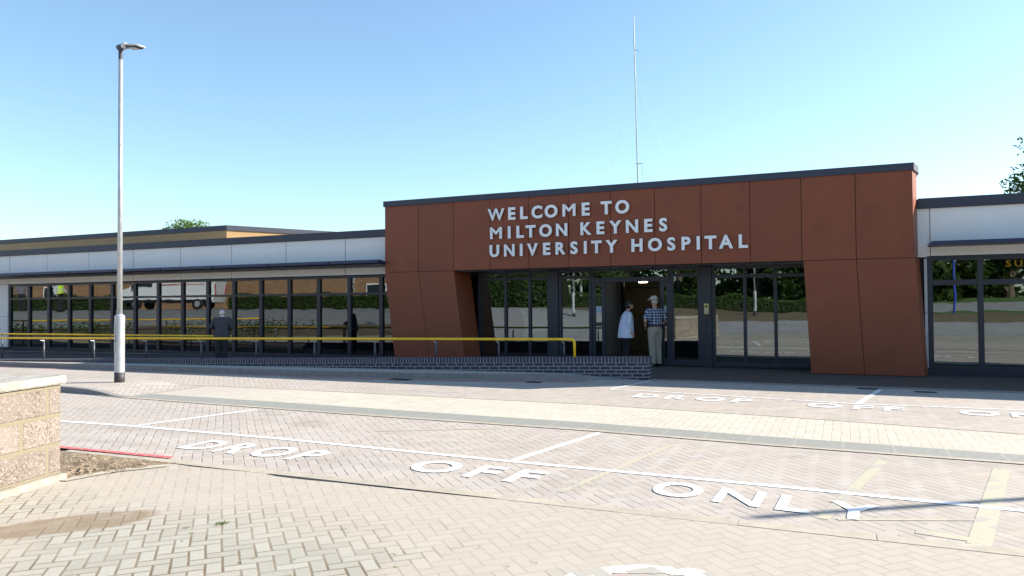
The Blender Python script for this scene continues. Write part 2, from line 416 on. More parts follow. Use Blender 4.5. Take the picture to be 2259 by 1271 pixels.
    # raised kerb in front of the brick wall and the footway behind it
    bm = bmesh.new(); bf = bmesh.new(); pr = pf = None
    for i, (x, y) in enumerate(KERBX):
        h = .12 if x < -5.6 else .12*max(.06, (-3.85-x)/1.75)
        yb = min(y+.14, wy(x)-.004)
        c = [bm.verts.new((x, y, -.03)), bm.verts.new((x, y+.012, h)), bm.verts.new((x, yb, h))]
        f = [bf.verts.new((x, yb, h-.004)), bf.verts.new((x, wy(x)+.02, h-.004 if x > -20 else h-.02))]
        if pr:
            for k in range(2): bm.faces.new((pr[k], c[k], c[k+1], pr[k+1]))
            bf.faces.new((pf[0], f[0], f[1], pf[1]))
        pr, pf = c, f
    tag(new('footway_kerb', bm, MX_kerbd), kind='structure')
    tag(new('footway', bf, MX_foot), kind='structure')
build_ground()

LZ = [0]
def line(name, pts, wd, m, z=None):
    if z is None:
        LZ[0] += 1; z = (.0015 if m is P_yel else .0042) + (.00013*LZ[0])%.0024
    bm = bmesh.new(); pv = None; n = len(pts)
    # densify
    for i, p in enumerate(pts):
        a = Vector(pts[max(i-1, 0)]); b = Vector(pts[min(i+1, n-1)]); t = (b-a).normalized(); nn = Vector((-t.y, t.x))*wd/2
        p = Vector(p); c = [bm.verts.new((*(p+nn), z)), bm.verts.new((*(p-nn), z))]
        if pv: bm.faces.new((pv[0], pv[1], c[1], c[0]))
        pv = c
    tag(new(name, bm, m), kind='structure')
line('white_line', [(-18, -10.9), (-9.95, -10.69), (-8.67, -10.62), (-6.18, -10.64), (-3.1, -10.78), (-.4, -10.86), (1.25, -10.95), (14, -11.4)], .085, P_white)
line('white_line', [(-8.67, -10.56), (-8.25, -8.78)], .085, P_white)
line('white_line', [(-3.08, -10.72), (-2.74, -8.86)], .085, P_white)
line('white_line', [(-3.93, -4.36), (-2.81, -4.42), (.2, -4.93), (2.41, -4.82), (14, -5.0)], .06, P_white)
line('white_line', [(-3.93, -4.33), (-3.58, -2.6)], .06, P_white)
line('white_line', [(.22, -4.9), (.62, -2.75)], .085, P_white)
line('red_line', [(-9.5, -12.08-.0), (-7.8, -12.04+.02), (-6.45, -11.98)], .075, P_red, .0125+.004)
line('red_line', [(a, b-.16) for a, b in KERBX[:-2]], .07, P_redf)
line('red_line', [(a, b-.34) for a, b in KERBX[5:-2]], .06, P_redf)
line('yellow_line', [(-2.2, -11.75), (-1.76, -9.35)], .06, P_yel)
line('yellow_line', [(-.15, -11.75), (.36, -9.35)], .09, P_yel)
line('yellow_line', [(.8, -12.0), (1.37, -9.35)], .14, P_yel)
line('yellow_line', [(.45, -11.83), (.83, -11.9)], .10, P_yel)
line('yellow_line', [(-.05, -11.72), (.9, -11.35)], .045, P_yel)
line('yellow_line', [(-4.0, -9.0), (-5.4, -9.75)], .06, P_yel)

for gx, gy, gl, gw in ((-8.9, -4.25, .55, .28), (-5.9, -3.75, .32, .2), (.25, -2.75, .35, .16), (1.15, -2.95, .35, .16)):
    bm = B((gx, gx+gl, gy, gy+gw, -.02, .005))
    for q in range(5): box(bm, gx+.03, gx+gl-.03, gy+.02+q*(gw-.04)/5, gy+.02+q*(gw-.04)/5+.012, .005, .012)
    tag(new('drain_cover', bm, plain('cast_iron', (.035, .034, .033), .6, .2, .3, 20)), kind='structure')
# painted roundel at the bottom edge
def roundel():
    bm = bmesh.new(); c = (-.93, -13.78); n = 60; r0, r1 = .47, .60
    ring = []
    for k in range(n):
        a = 2*math.pi*k/n; j = rnd.uniform(-.02, .02); i = rnd.uniform(-.03, .02)
        ring.append((bm.verts.new((c[0]+(r1+j)*math.cos(a), c[1]+(r1+j)*math.sin(a), .010)), bm.verts.new((c[0]+(r0+i)*math.cos(a), c[1]+(r0+i)*math.sin(a), .010))))
    for k in range(n):
        a, b = ring[k], ring[(k+1)%n]; bm.faces.new((a[0], b[0], b[1], a[1]))
    tag(new('painted_roundel', bm, paint('roundel_white', (.80, .78, .72), wear=1., drop=.38)), kind='structure')
    sheet('painted_roundel_centre', [(c[0]+.475*math.cos(2*math.pi*k/40), c[1]+.475*math.sin(2*math.pi*k/40)) for k in range(40)], .0075, paint('roundel_pink', (.42, .32, .28), wear=1., drop=.35))
roundel()

# text as mesh
def text_bm(s, size, extrude=0., offset=0.):
    cu = bpy.data.curves.new('t', 'FONT'); cu.body = s; cu.size = size; cu.extrude = extrude; cu.offset = offset
    cu.resolution_u = 4; cu.align_x = 'LEFT'
    o = bpy.data.objects.new('t', cu); col.objects.link(o)
    bpy.context.view_layer.update()
    me = bpy.data.meshes.new_from_object(o.evaluated_get(bpy.context.evaluated_depsgraph_get()))
    bm = bmesh.new(); bm.from_mesh(me); bpy.data.objects.remove(o); bpy.data.curves.remove(cu); bpy.data.meshes.remove(me)
    return bm
def bounds(bm):
    xs = [v.co.x for v in bm.verts]; ys = [v.co.y for v in bm.verts]
    return min(xs), max(xs), min(ys), max(ys)
def fatten(bm, d):
    # thicken the strokes by pushing the outline outward
    bmesh.ops.remove_doubles(bm, verts=bm.verts[:], dist=1e-4)
    for f in bm.faces:
        if f.normal.z < 0: f.normal_flip()
    mv = {}
    for v in bm.verts:
        be = [e for e in v.link_edges if e.is_boundary]
        if len(be) != 2: continue
        ns = []
        for e in be:
            f = e.link_faces[0]; a, b = e.verts; t = (b.co-a.co).normalized(); n = Vector((t.y, -t.x, 0))
            if n.dot(f.calc_center_median()-a.co) > 0: n = -n
            ns.append(n)
        m = ns[0]+ns[1]
        if m.length < .2: m = ns[0]; k = 1
        else: m.normalize(); k = min(1.7, 1/max(.3, m.dot(ns[0])))
        mv[v] = m*d*k
    for v, m in mv.items(): v.co += m
def ground_word(word, x0, x1, yb, h, slope, lean, z=.0070, space=.30):
    # stretched capitals painted on the blocks: yb baseline at x0, h letter height on the ground
    bms = [text_bm(c, 1, 0, .0) for c in word]; ws = []
    for b in bms: fatten(b, .026)
    for b in bms: q = bounds(b); ws.append(q[1]-q[0])
    tot = sum(ws) + space*(len(word)-1)*.72; k = (x1-x0)/tot; x = 0
    for b, c, wd in zip(bms, word, ws):
        q = bounds(b); hh = .73
        for v in b.verts:
            lx = (v.co.x - q[0] + x)*k; ly = v.co.y/hh*h
            v.co = Vector((x0 + lx + ly*lean, yb + lx*slope + ly, z))
        x += wd + space*.72
        bmesh.ops.recalc_face_normals(b, faces=b.faces[:])
        for f in b.faces:
            if f.normal.z < 0: f.normal_flip()
        tag(new('road_lettering', b, P_white), kind='structure')
ground_word('DROP', -6.88, -5.05, -11.52, .52, -.02, .0, space=.30)
ground_word('OFF', -3.92, -2.55, -11.50, .50, -.06, .02, space=.34)
ground_word('ONLY', -1.52, .24, -11.50, .48, -.11, .05, space=.30)
ground_word('DROP', -3.28, -1.35, -5.30, .50, -.05, .06, space=.32)
ground_word('OFF', -.52, .80, -5.52, .48, -.05, .10, space=.34)
ground_word('ONLY', 1.50, 3.5, -5.62, .46, -.02, .12, space=.30)

# soil patch with stones and small weeds
def soil():
    g = G('bare_soil'); v = g.coord(); n = g.noise(v, 18, 6, .7)
    g.bsdf(g.mix(g.ramp(n, .35, .65), (.13, .085, .05), (.36, .28, .19)), .95, 0, g.bump(n, 1, .03))
    bm = bmesh.new()
    P = [(-7.95, -12.14), (-7.3, -12.14), (-6.75, -12.14), (-6.2, -12.14), (-6.3, -12.42), (-6.45, -12.62), (-6.55, -12.9), (-6.62, -13.1), (-7.2, -13.1), (-7.95, -13.05)]
    cen = bm.verts.new((-6.95, -12.6, .04)); vs = [bm.verts.new((a, b, .008)) for a, b in P]
    for i in range(len(vs)): bm.faces.new((cen, vs[i], vs[(i+1)%len(vs)]))
    bmesh.ops.subdivide_edges(bm, edges=bm.edges[:], cuts=5, use_grid_fill=True)
    for q in bm.verts:
        if q.co.z > .01: q.co.z += rnd.uniform(-.012, .018)
    tag(new('soil_patch', bm, g.m), kind='structure')
    bm = bmesh.new()
    for _ in range(240):
        a, b = rnd.uniform(-7.9, -6.35), rnd.uniform(-13.0, -12.3)
        if a > -6.6 and b < -12.75: continue
        s = rnd.uniform(.005, .015)
        mt_ = Matrix.Translation((a, b, .03)) @ Matrix.Rotation(rnd.uniform(0, 6), 4, 'Z') @ Matrix.Diagonal((s*1.4, s, s*.7, 1))
        bmesh.ops.create_icosphere(bm, subdivisions=1, radius=1, matrix=mt_)
    tag(new('loose_stones', bm, plain('stone_bits', (.27, .21, .15), .9, 0, .4, 30)), 'loose pale stones scattered over the bare soil by the block wall', 'stones', kind='stuff')
    sheet('soil_edging', [(-6.2, -12.2), (-6.15, -12.3), (-6.42, -12.68), (-6.5, -13.1), (-6.62, -13.12), (-6.55, -12.66), (-6.33, -12.32)], .012, MX_kerb)
soil()

def weeds(name, spots, label):
    bm = bmesh.new()
    for (x, y, r, n, h) in spots:
        for _ in range(n):
            a = rnd.uniform(0, 6.28); d = r*rnd.random(); p = Vector((x+d*math.cos(a), y+d*math.sin(a), .006))
            t = Vector((rnd.uniform(-1, 1), rnd.uniform(-1, 1), rnd.uniform(.3, 1.2))).normalized()*h*rnd.uniform(.5, 1); s = Vector((-t.y, t.x, 0)).normalized()*.004
            bm.faces.new([bm.verts.new(q) for q in (p-s, p+s, p+t)])
    return tag(new(name, bm, plain('weed_green', (.12, .20, .04), .8, 0, .4, 60)), label, 'weeds', kind='stuff')
sp = [(-4.17, -13.55, .05, 45, .035), (-4.33, -13.72, .03, 12, .02), (-4.2, -13.8, .02, 8, .015)]
for _ in range(26): sp.append((rnd.uniform(-4.3, 1.2), rnd.uniform(-14.4, -13.3), .025, 5, .014))
weeds('paving_weeds', sp, 'tiny green weeds growing in the joints of the foreground paving')

# ------------------------------------------------------------ building
bld = empty('hospital_building', (0, 0, 0), 0, 'single storey hospital with rust coloured entrance block, pale wing panels and long dark glazing', 'hospital')
ZS, ZT, ZC = 2.507, 4.513, 4.36; X0, PW = -11.735, 1.096
G1 = 1.0     # entrance glazing plane
XE = X0 + 12*PW
LW = .45     # wing plane
def part(name, bm, m, parent=None, smooth=False): return new(name, bm, m, parent or bld, smooth=smooth)
def rustpanels():
    for k in range(12):
        a = X0 + k*PW + .006; b = X0 + (k+1)*PW - .006
        part('rust_panel', B((a, b, 0, .03, ZS+.006, ZC), bev=.002), M_rust)
    def leg(xt, xb):    # slanted leg panels
        bm = bmesh.new()
        hexa(bm, [(xb[0], 0, .02), (xb[1], 0, .02), (xb[1], .03, .02), (xb[0], .03, .02)],
                 [(xt[0], 0, ZS-.006), (xt[1], 0, ZS-.006), (xt[1], .03, ZS-.006), (xt[0], .03, ZS-.006)])
        part('rust_panel', bm, M_rust)
    x = [X0, X0+PW, X0+2*PW]; sh = .33
    leg((x[0]+.0, x[1]-.006), (x[0]+sh, x[1]+sh-.006)); leg((x[1]+.006, x[2]), (x[1]+sh+.006, x[2]+sh))
    y = [X0+10*PW+.03, X0+11*PW, XE+.03]; s2 = .125
    leg((y[0], y[1]-.006), (y[0]+s2, y[1]+s2-.006)); leg((y[1]+.006, y[2]), (y[1]+s2+.006, y[2]+s2))
    # dark backing behind joints
    part('backing', B((X0+.03, XE-.03, .034, .12, ZS, ZC)), M_dark)
    for xt, xb in (((x[0]+.03, x[2]-.03), (x[0]+sh+.03, x[2]+sh-.03)), ((y[0]+.03, y[2]-.03), (y[0]+s2+.03, y[2]+s2-.03))):
        bm = bmesh.new(); hexa(bm, [(xb[0], .034, 0), (xb[1], .034, 0), (xb[1], .12, 0), (xb[0], .12, 0)], [(xt[0], .034, ZS), (xt[1], .034, ZS), (xt[1], .12, ZS), (xt[0], .12, ZS)])
        part('backing', bm, M_dark)
    # reveals (inner faces of the legs) and outer returns
    def reveal(xt, xb, ya, yb, th, name='reveal'):
        bm = bmesh.new()
        hexa(bm, [(xb, ya, .02), (xb+th, ya, .02), (xb+th, yb, .02), (xb, yb, .02)], [(xt, ya, ZS-.006), (xt+th, ya, ZS-.006), (xt+th, yb, ZS-.006), (xt, yb, ZS-.006)])
        part(name, bm, M_rust)
    reveal(x[2]-.03, x[2]+sh-.03, .032, G1-.02, .03); reveal(y[0], y[0]+s2, .032, G1-.02, .03)
    reveal(x[0], x[0]+sh, .032, LW+.5, .03, 'return_panel')
    part('return_panel', B((X0, X0+.03, .032, 3.0, ZS+.006, ZC)), M_rust)
    # splayed return on the right
    for z0, z1, dx in ((ZS+.006, ZC, 0.), (.02, ZS-.006, .03)):
        s = s2 if z0 < 1 else 0
        bm = bmesh.new(); t = .24; L = .5
        a = XE + (.03 if z0 < 1 else 0)
        hexa(bm, [(a+s, .004, z0), (a+s+L*t, L, z0), (a+s+L*t-.05, L, z0), (a+s-.04, .032, z0)],
                 [(a+dx*0, .004, z1), (a+L*t, L, z1), (a+L*t-.05, L, z1), (a-.04, .032, z1)])
        part('return_panel', bm, M_rust)
    part('soffit', B((X0+2*PW, X0+10*PW+.05, .034+.09, G1+.1, ZS-.03, ZS-.004)), M_char)
    # parapet cap of the entrance block
    bm = bmesh.new(); c_ = [(X0-.03, -.035), (XE+.03, -.035), (XE+.17, .56), (XE+.17, 3.4), (X0-.03, 3.4)]
    hexa(bm, [(*q, ZC) for q in c_], [(*q, ZT) for q in c_])
    part('parapet', bm, M_para)
    part('wall', B((X0+.04, XE-.1, 3.0, 3.3, 3.0, ZC-.01)), M_rust)
rustpanels()

def pane(parent, x0, x1, y, z0, z1, m=None, mi=0):
    bm = bmesh.new(); box(bm, x0, x1, y, y+.008, z0, z1)
    return new('pane', bm, m or M_glass, parent)
def window(x0, x1, y, z0, z1, zt, fr=.055, d=.06, m=None, mulls=(), trans=True, bot=None, name='window'):
    # frame mesh with bars, panes as sub-parts
    bot = bot if bot is not None else fr
    bx = [(x0, x1, y-.02, y+d, z1-fr, z1), (x0, x1, y-.02, y+d, z0, z0+bot)]
    xs = [x0] + list(mulls) + [x1]
    e = fr/2
    edges = [x0+e] + list(mulls) + [x1-e]
    for q in edges: bx.append((q-e, q+e, y-.022, y+d-.004, z0+bot, z1-fr))
    if zt:
        for a, b in zip(edges, edges[1:]): bx.append((a+e, b-e, y-.016, y+d-.008, zt-fr*.55, zt+fr*.55))
    f = part(name, B(*bx), M_char)
    for a, b in zip(edges, edges[1:]):
        if zt:
            pane(f, a+e, b-e, y+.03, z0+bot, zt-fr*.55, m); pane(f, a+e, b-e, y+.03, zt+fr*.55, z1-fr, m)
        else: pane(f, a+e, b-e, y+.03, z0+bot, z1-fr, m)
    return f
def left_wing():
    xs = [-28.99 + 1.1195*k for k in range(17)]
    for k in range(16):
        window(xs[k], xs[k+1], LW+.05, .06, 2.46, 1.93, .062, .05, M_glass)
    # white panels
    jx = [-38.0, -35.8, -33.5, -31.25, -28.97+.02, -26.79, -24.54, -22.30, -20.085, -17.85, -15.645, -13.42, -11.2]
    for a, b in zip(jx, jx[1:]):
        bb = min(b, X0+.02)
        part('wall_panel', B((a+.012, bb-.012, LW, LW+.05, 2.49, 3.565), bev=.003), M_white)
    for a, b in ((-38, -33.5), (-33.5, -29.04)):
        for z0, z1 in ((.1, 1.25), (1.26, 2.478)): part('wall_panel', B((a+.006, b-.006, LW, LW+.05, z0, z1), bev=.003), M_white)
    part('backing', B((-38, X0+.02, LW+.06, LW+.14, 2.47, 3.56)), M_dark); part('backing', B((-38, -29.0, LW+.06, LW+.16, .0, 2.469)), M_dark)
    part('plinth', B((-38, X0+.5, LW+.02, LW+.12, 0, .058)), M_char)
    part('parapet', B((-38, X0-.002, LW-.05, LW+4.5, 3.57, 3.785), bev=.004), M_para)
    # sun shades: each a thin blade on its own bracket
    for a, b in zip(jx[:-1], jx[1:]):
        e = min(b-.02, X0-.01)
        bm = bmesh.new()
        a2 = a+.02; D = .78
        prof = [(0, 2.69), (-.55, 2.735), (-.72, 2.745), (-D, 2.775), (-D, 2.835), (-.72, 2.865), (-.4, 2.83), (0, 2.79)]
        A = [bm.verts.new((a2, LW-.002+y, z)) for y, z in prof]; E_ = [bm.verts.new((e, LW-.002+y, z)) for y, z in prof]
        bm.faces.new(A[::-1]); bm.faces.new(E_)
        for i in range(len(prof)): j = (i+1)%len(prof); bm.faces.new((A[i], A[j], E_[j], E_[i]))
        part('sun_shade', bm, M_blue)
left_wing()
def right_wing():
    y = .5; xr = XE+.25
    part('wall_panel', B((XE+.10, xr+.10, y+.012, y+.06, ZS+.03, 3.58)), M_white)
    part('wall_panel', B((xr+.112, 9, y, y+.05, 2.56, 3.58), bev=.003), M_white)
    part('wall_panel', B((xr-.02, xr+.035, y-.01, y+.04, .16, 1.33), (xr-.02, xr+.035, y-.01, y+.04, 1.34, 2.5)), plain('silver_trim', (.48, .48, .50), .5, .1))
    part('backing', B((XE+.05, xr+.05, y+.045, y+.10, .02, 3.57)), M_dark)
    part('parapet', B((XE+.135, 9.2, y-.06, y+4.5, 3.585, 3.80), bev=.004), M_para)
    part('sun_shade', B((xr+.06, 9, y-.75, y-.002, 2.745, 2.825), bev=.012), M_blue)
    part('plinth', B((xr-.05, 9, y+.0, y+.12, 0, .15)), M_char)
    ms = [2.683, 3.70, 4.72, 5.74, 6.76, 7.78]
    window(xr+.04, 8.8, y+.03, .152, 2.555, 1.985, .10, .1, M_glassR, ms, bot=.06)
    part('backing', B((xr+.0, 9, y+.14, y+.2, 2.55, 3.58)), M_dark)
right_wing()
def entrance():
    zt0, zt1 = 2.225, 2.355; H = 2.49; y = G1
    fr = .06
    # left triple window
    window(-9.30, -7.15, y, .03, H, 2.29, .075, .10, M_glassR, (-8.46, -7.74), bot=.12)
    part('pilaster', B((-7.145, -6.90, y-.06, y+.14, .008, ZS-.035), bev=.004), M_char)
    window(-6.895, -5.98, y, .03, H, 2.29, .075, .10, M_glassR, (), bot=.12)
    # header over the doors
    window(-5.975, -3.925, y, 2.20, H, None, .055, .10, M_glassR, (-4.97,), name='fanlight')
    part('door_header', B((-5.975, -3.925, y-.05, y+.14, 2.20-.055, 2.262), bev=.004), M_char)
    # sliding leaves parked at each side
    for a, b in ((-5.975, -5.62), (-4.18, -3.925)):
        f = part('door', B((a, a+.10, y+.0, y+.05, .02, 2.143), (b-.09, b, y, y+.05, .02, 2.143), (a+.10, b-.09, y+.001, y+.049, .02, .16), (a+.10, b-.09, y+.001, y+.049, 1.0, 1.10), (a+.10, b-.09, y+.001, y+.049, 2.06, 2.143)), M_char)
        for z0, z1 in ((.16, 1.0), (1.10, 2.06)): pane(f, a+.10, b-.09, y+.02, z0, z1, M_glassR)
        new('notice', B((a+.11, b-.10, y+.008, y+.016, 1.34, 1.52)), plain('notice_blue', (.35, .45, .52), .5), f)
    window(-3.92, -3.165, y, .03, H, 2.29, .075, .10, M_glassR, (), bot=.12)
    part('pilaster', B((-3.16, -2.90, y-.06, y+.14, .008, ZS-.035), bev=.004), M_char)
    window(-2.895, -.50, y, .03, H, 2.235, .075, .10, M_glassR, (-2.12, -1.42), bot=.10)
    part('bulkhead', B((X0+2*PW-.1, X0+10*PW+.5, y+.145, y+.2, ZS-.1, ZS+.3)), M_dark)
    # access control panel
    ic = part('intercom', B((-3.075, -2.965, y-.085, y-.062, 1.31, 1.57), bev=.004), plain('brass_plate', (.52, .45, .20), .35, .3))
    new('lens', B((-3.045, -2.995, y-.094, y-.087, 1.47, 1.53), bev=.003), M_blk, ic); new('keypad', B((-3.05, -2.99, y-.094, y-.087, 1.345, 1.41)), plain('keypad_grey', (.42, .42, .40)), ic)
    part('push_pad', B((-3.045, -2.995, y-.09, y-.062, 1.03, 1.2), bev=.004), M_blk)
    # vestibule
    mv = plain('vestibule_wall', (.50, .49, .47), .7, 0, .05)
    part('vestibule_wall', B((-5.99, -5.90, y+.15, 3.5, .01, 2.4)), mv)
    part('vestibule_wall', B((-3.98, -3.90, y+.15, 3.5, .01, 2.4)), mv)
    part('skirting', B((-5.899, -5.885, y+.15, 3.49, .01, .2)), plain('skirting_pale', (.38, .37, .35)))
    part('vestibule_ceiling', B((-5.98, -3.91, y+.15, 3.6, 2.4, 2.45)), mv)
    part('inner_door_frame', B((-5.90, -5.80, 3.5, 3.58, .01, 2.4), (-4.72, -4.60, 3.5, 3.58, .01, 2.4), (-4.10, -3.98, 3.5, 3.58, .01, 2.4), (-5.80, -4.72, 3.5, 3.58, 2.28, 2.4), (-5.8, -4.72, 3.52, 3.56, 2.02, 2.06)), M_char)
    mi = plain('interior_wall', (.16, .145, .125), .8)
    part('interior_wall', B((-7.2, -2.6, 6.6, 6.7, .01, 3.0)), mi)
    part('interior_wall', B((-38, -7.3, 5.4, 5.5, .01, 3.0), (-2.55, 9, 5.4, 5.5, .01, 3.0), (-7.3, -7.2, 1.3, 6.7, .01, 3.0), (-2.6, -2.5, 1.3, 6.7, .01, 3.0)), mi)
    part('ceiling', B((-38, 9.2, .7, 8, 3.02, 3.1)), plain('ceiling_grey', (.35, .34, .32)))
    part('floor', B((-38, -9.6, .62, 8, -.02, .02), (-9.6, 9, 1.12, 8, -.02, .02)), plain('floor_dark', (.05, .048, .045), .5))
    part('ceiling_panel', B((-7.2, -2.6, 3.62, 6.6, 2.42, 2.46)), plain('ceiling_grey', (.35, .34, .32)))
    part('ceiling_light', B((-5.72, -5.46, 4.95, 5.05, 2.225, 2.262), bev=.01), emit('lamp_glow', (1, .85, .55), 9.))
    part('side_wall', B((-38.1, -38, LW, 9, 0, 3.5), (9, 9.1, .5, 9, 0, 3.5), (-38, 9, 8.0, 8.1, 0, 3.5)), M_dark)
    # vertical blind cords behind the last bays of the wing
    bm = bmesh.new()
    for k in range(9): x = -14.35 + k*.19 + rnd.uniform(-.04, .04); box(bm, x, x+.008, LW+.3, LW+.31, .1, 2.44)
    part('blind', bm, plain('blind_cord', (.7, .68, .6), .6))
    # small things hung inside behind the right hand entrance window
    d = part('hanging_display', B((-2.98, -2.60, 1.55, 1.57, 2.18, 2.46)), plain('display_pale', (.6, .68, .72)))
    bm = bmesh.new()
    bmesh.ops.create_circle(bm, cap_ends=True, radius=.10, segments=20, matrix=Matrix.Translation((-2.86, 1.545, 2.36)) @ Matrix.Rotation(R(90), 4, 'X'))
    new('spot', bm, plain('display_blue', (.05, .22, .60)), d)
    bm = bmesh.new()
    for s in range(12):
        a0, a1 = R(-60+s*12), R(-48+s*12)
        bm.faces.new([bm.verts.new((-2.72+r*math.cos(a), 1.546, 2.31+r*math.sin(a))) for r, a in ((.10, a0), (.17, a0), (.17, a1), (.10, a1))])
    new('arc', bm, plain('display_yellow', (.85, .60, .03)), d)
entrance()

# sign lettering
def sign():
    root = empty('sign_lettering', (-8.4, -.03, 2.85), 0, 'raised white capitals reading WELCOME TO MILTON KEYNES UNIVERSITY HOSPITAL on rust cladding', 'sign')
    rows = [('WELCOMETO', 3.792, .335, [-8.238, -7.784, -7.441, -7.081, -6.694, -6.213, -5.772, -5.243, -4.84]),
            ('MILTONKEYNES', 3.308, .33, [-8.242, -7.862, -7.551, -7.259, -6.848, -6.413, -5.77, -5.395, -5.019, -4.601, -4.2, -3.843]),
            ('UNIVERSITYHOSPITAL', 2.843, .325, [-8.291, -7.862, -7.526, -7.212, -6.82, -6.449, -6.087, -5.792, -5.504, -5.12, -4.483, -4.047, -3.656, -3.308, -3.026, -2.748, -2.397, -2.015])]
    ref = {}
    for s, zb, h, xs in rows:
        for c, x in zip(s, xs):
            bm = text_bm(c, 1., 0, 0); fatten(bm, .018 if c in 'MW' else .036); q = bounds(bm)
            k = h/.78; kx = k*(1.18 if c == 'M' else 1.0)
            mid = (q[0]+q[1])/2
            F = bmesh.ops.extrude_face_region(bm, geom=bm.faces[:])
            nv = [v for v in F['geom'] if isinstance(v, bmesh.types.BMVert)]
            for v in nv: v.co.z = .1
            for v in bm.verts:
                v.co = Vector(((v.co.x-mid)*kx + x + 8.4, -.052 if v.co.z > .05 else -.012, (v.co.y)*k + zb - 2.85 + .006))
            bmesh.ops.recalc_face_normals(bm, faces=bm.faces[:])
            new('letter', bm, M_lett, root)
    return root
sign()
def shop_sign():
    root = empty('shop_sign', (3.45, 2.5, 2.37), 0, 'glowing yellow letters SUB seen inside through the right hand wing glazing', 'shop sign')
    xs = [3.48, 3.65, 3.84]
    for c, x in zip('SUB', xs):
        bm = text_bm(c, 1., 0, .02); q = bounds(bm); k = .15/.73
        for v in bm.verts: v.co = Vector(((v.co.x-q[0])*k*1.15 + x - 3.45, v.co.z, v.co.y*k))
        new('letter', bm, emit('sign_amber', (1, .55, .05), .5), root)
shop_sign()

# rear roof block with timber cladding
def rear_block():
    A = Vector((-24.576, 7, 0)); t = math.tan(R(27)); zt, zf, zb = 5.14, 4.925, 3.4
    root = empty('rear_building', (-24.6, 7, 0), 0, 'taller rear block with honey timber boards and dark fascia behind the left wing', 'building')
    root_inv = Matrix.Translation((24.6, -7, 0))
    def P(name, bm, m, par=None):
        bm.transform(root_inv); return new(name, bm, m, par or root)
    g = G('timber_boards'); v = g.coord(); x, y, z = g.xyz(v)
    f = g.mt('FRACT', g.mt('DIVIDE', z, .14)); bid = g.mt('FLOOR', g.mt('DIVIDE', z, .14))
    grain = g.noise(g.coord(sc_=(.6, .6, 22)), 3, 5)
    c = g.mix(g.ramp(grain, .3, .7), (.36, .21, .085), (.50, .32, .15))
    lap = g.ramp(f, .0, .12, 1, 0)
    g.bsdf(g.mix(g.mt('MULTIPLY', lap, .7), c, (.12, .06, .025)), .55, 0, g.bump(f, .5, .02))
    P('timber_wall', B((-60, A.x, 7, 7.1, zb, zf)), g.m)
    bm = bmesh.new(); L = 14
    hexa(bm, [(A.x, 7, zb), (A.x+L*t, 7+L, zb), (A.x+L*t-.15, 7+L, zb), (A.x-.1, 7.1, zb)], [(A.x, 7, zf), (A.x+L*t, 7+L, zf), (A.x+L*t-.15, 7+L, zf), (A.x-.1, 7.1, zf)])
    P('timber_wall', bm, g.m)
    bm = bmesh.new(); o = .04
    hexa(bm, [(-60, 7-o, zf), (A.x+o, 7-o, zf), (A.x+L*t+o, 7+L, zf), (-60, 7+L, zf)], [(-60, 7-o, zt), (A.x+o, 7-o, zt), (A.x+L*t+o, 7+L, zt), (-60, 7+L, zt)])
    P('roof_fascia', bm, M_para)
    vt = P('roof_vent', B((-31.95, -31.45, 8.3, 8.8, zt, zt+.12), bev=.02), plain('vent_grey', (.2, .2, .21)))
    P('cap', B((-32.0, -31.4, 8.25, 8.85, zt+.12, zt+.17), bev=.02), plain('vent_grey', (.2, .2, .21)), vt)
    P('rooflight', B((A.x+3.6, A.x+7.6, 13.5, 14.5, zt, zt+.12), bev=.03), M_white)
rear_block()

# ------------------------------------------------------------ ramp wall and rails
def ramp_wall():
    xa, xb = -3.657, -26.0
    def top(x): return .477 + (x+3.657)*.0186
    root = empty('brick_wall', (xa, wy(xa), 0), 0, 'low dark blue brick ramp wall with soldier course top', 'brick wall')
    mb = brickmat('engineering_brick', (.030, .032, .052), (.050, .050, .072), (.30, .30, .34), .225, .0755, .010, rough=.5)
    ms = brickmat('soldier_brick', (.032, .033, .054), (.056, .052, .072), (.30, .30, .34), .0755, .13, .009, offset=0, rough=.5)
    th = .33; sc_h = .113
    def seg(z0f, z1f, name, m, uvf, o=0):
        bm = bmesh.new()
        a = [(xa, wy(xa)-o), (xb, wy(xb)-o), (xb, wy(xb)+th), (xa, wy(xa)+th)]
        hexa(bm, [(x-xa, y-wy(xa), z0f(x)) for x, y in a], [(x-xa, y-wy(xa), z1f(x)) for x, y in a])
        bmesh.ops.recalc_face_normals(bm, faces=bm.faces[:])
        ob = new(name, bm, m, root); uvset(ob, uvf); return ob
    def uvc(co, n):
        x = co.x + xa; zt = top(x)
        if abs(n.z) > .7: return (co.x*1.005, co.y)
        if abs(n.x) > .7: return (co.y + .1125, co.z - zt)
        return (co.x*1.005, co.z - zt)
    def uvs(co, n):
        x = co.x + xa
        if abs(n.z) > .7: return (co.x*1.005, .065 + (co.y % .01))
        if abs(n.x) > .7: return (co.y, co.z - top(x) + .1215)
        return (co.x*1.005, co.z - top(x) + .1215)
    def uvb(co, n):
        u, v = uvc(co, n); return (u, v + sc_h + .0755*12)
    seg(lambda x: -.1, lambda x: top(x)-sc_h, 'brick_courses', mb, uvb)
    seg(lambda x: top(x)-sc_h, top, 'soldier_course', ms, uvs)
ramp_wall()
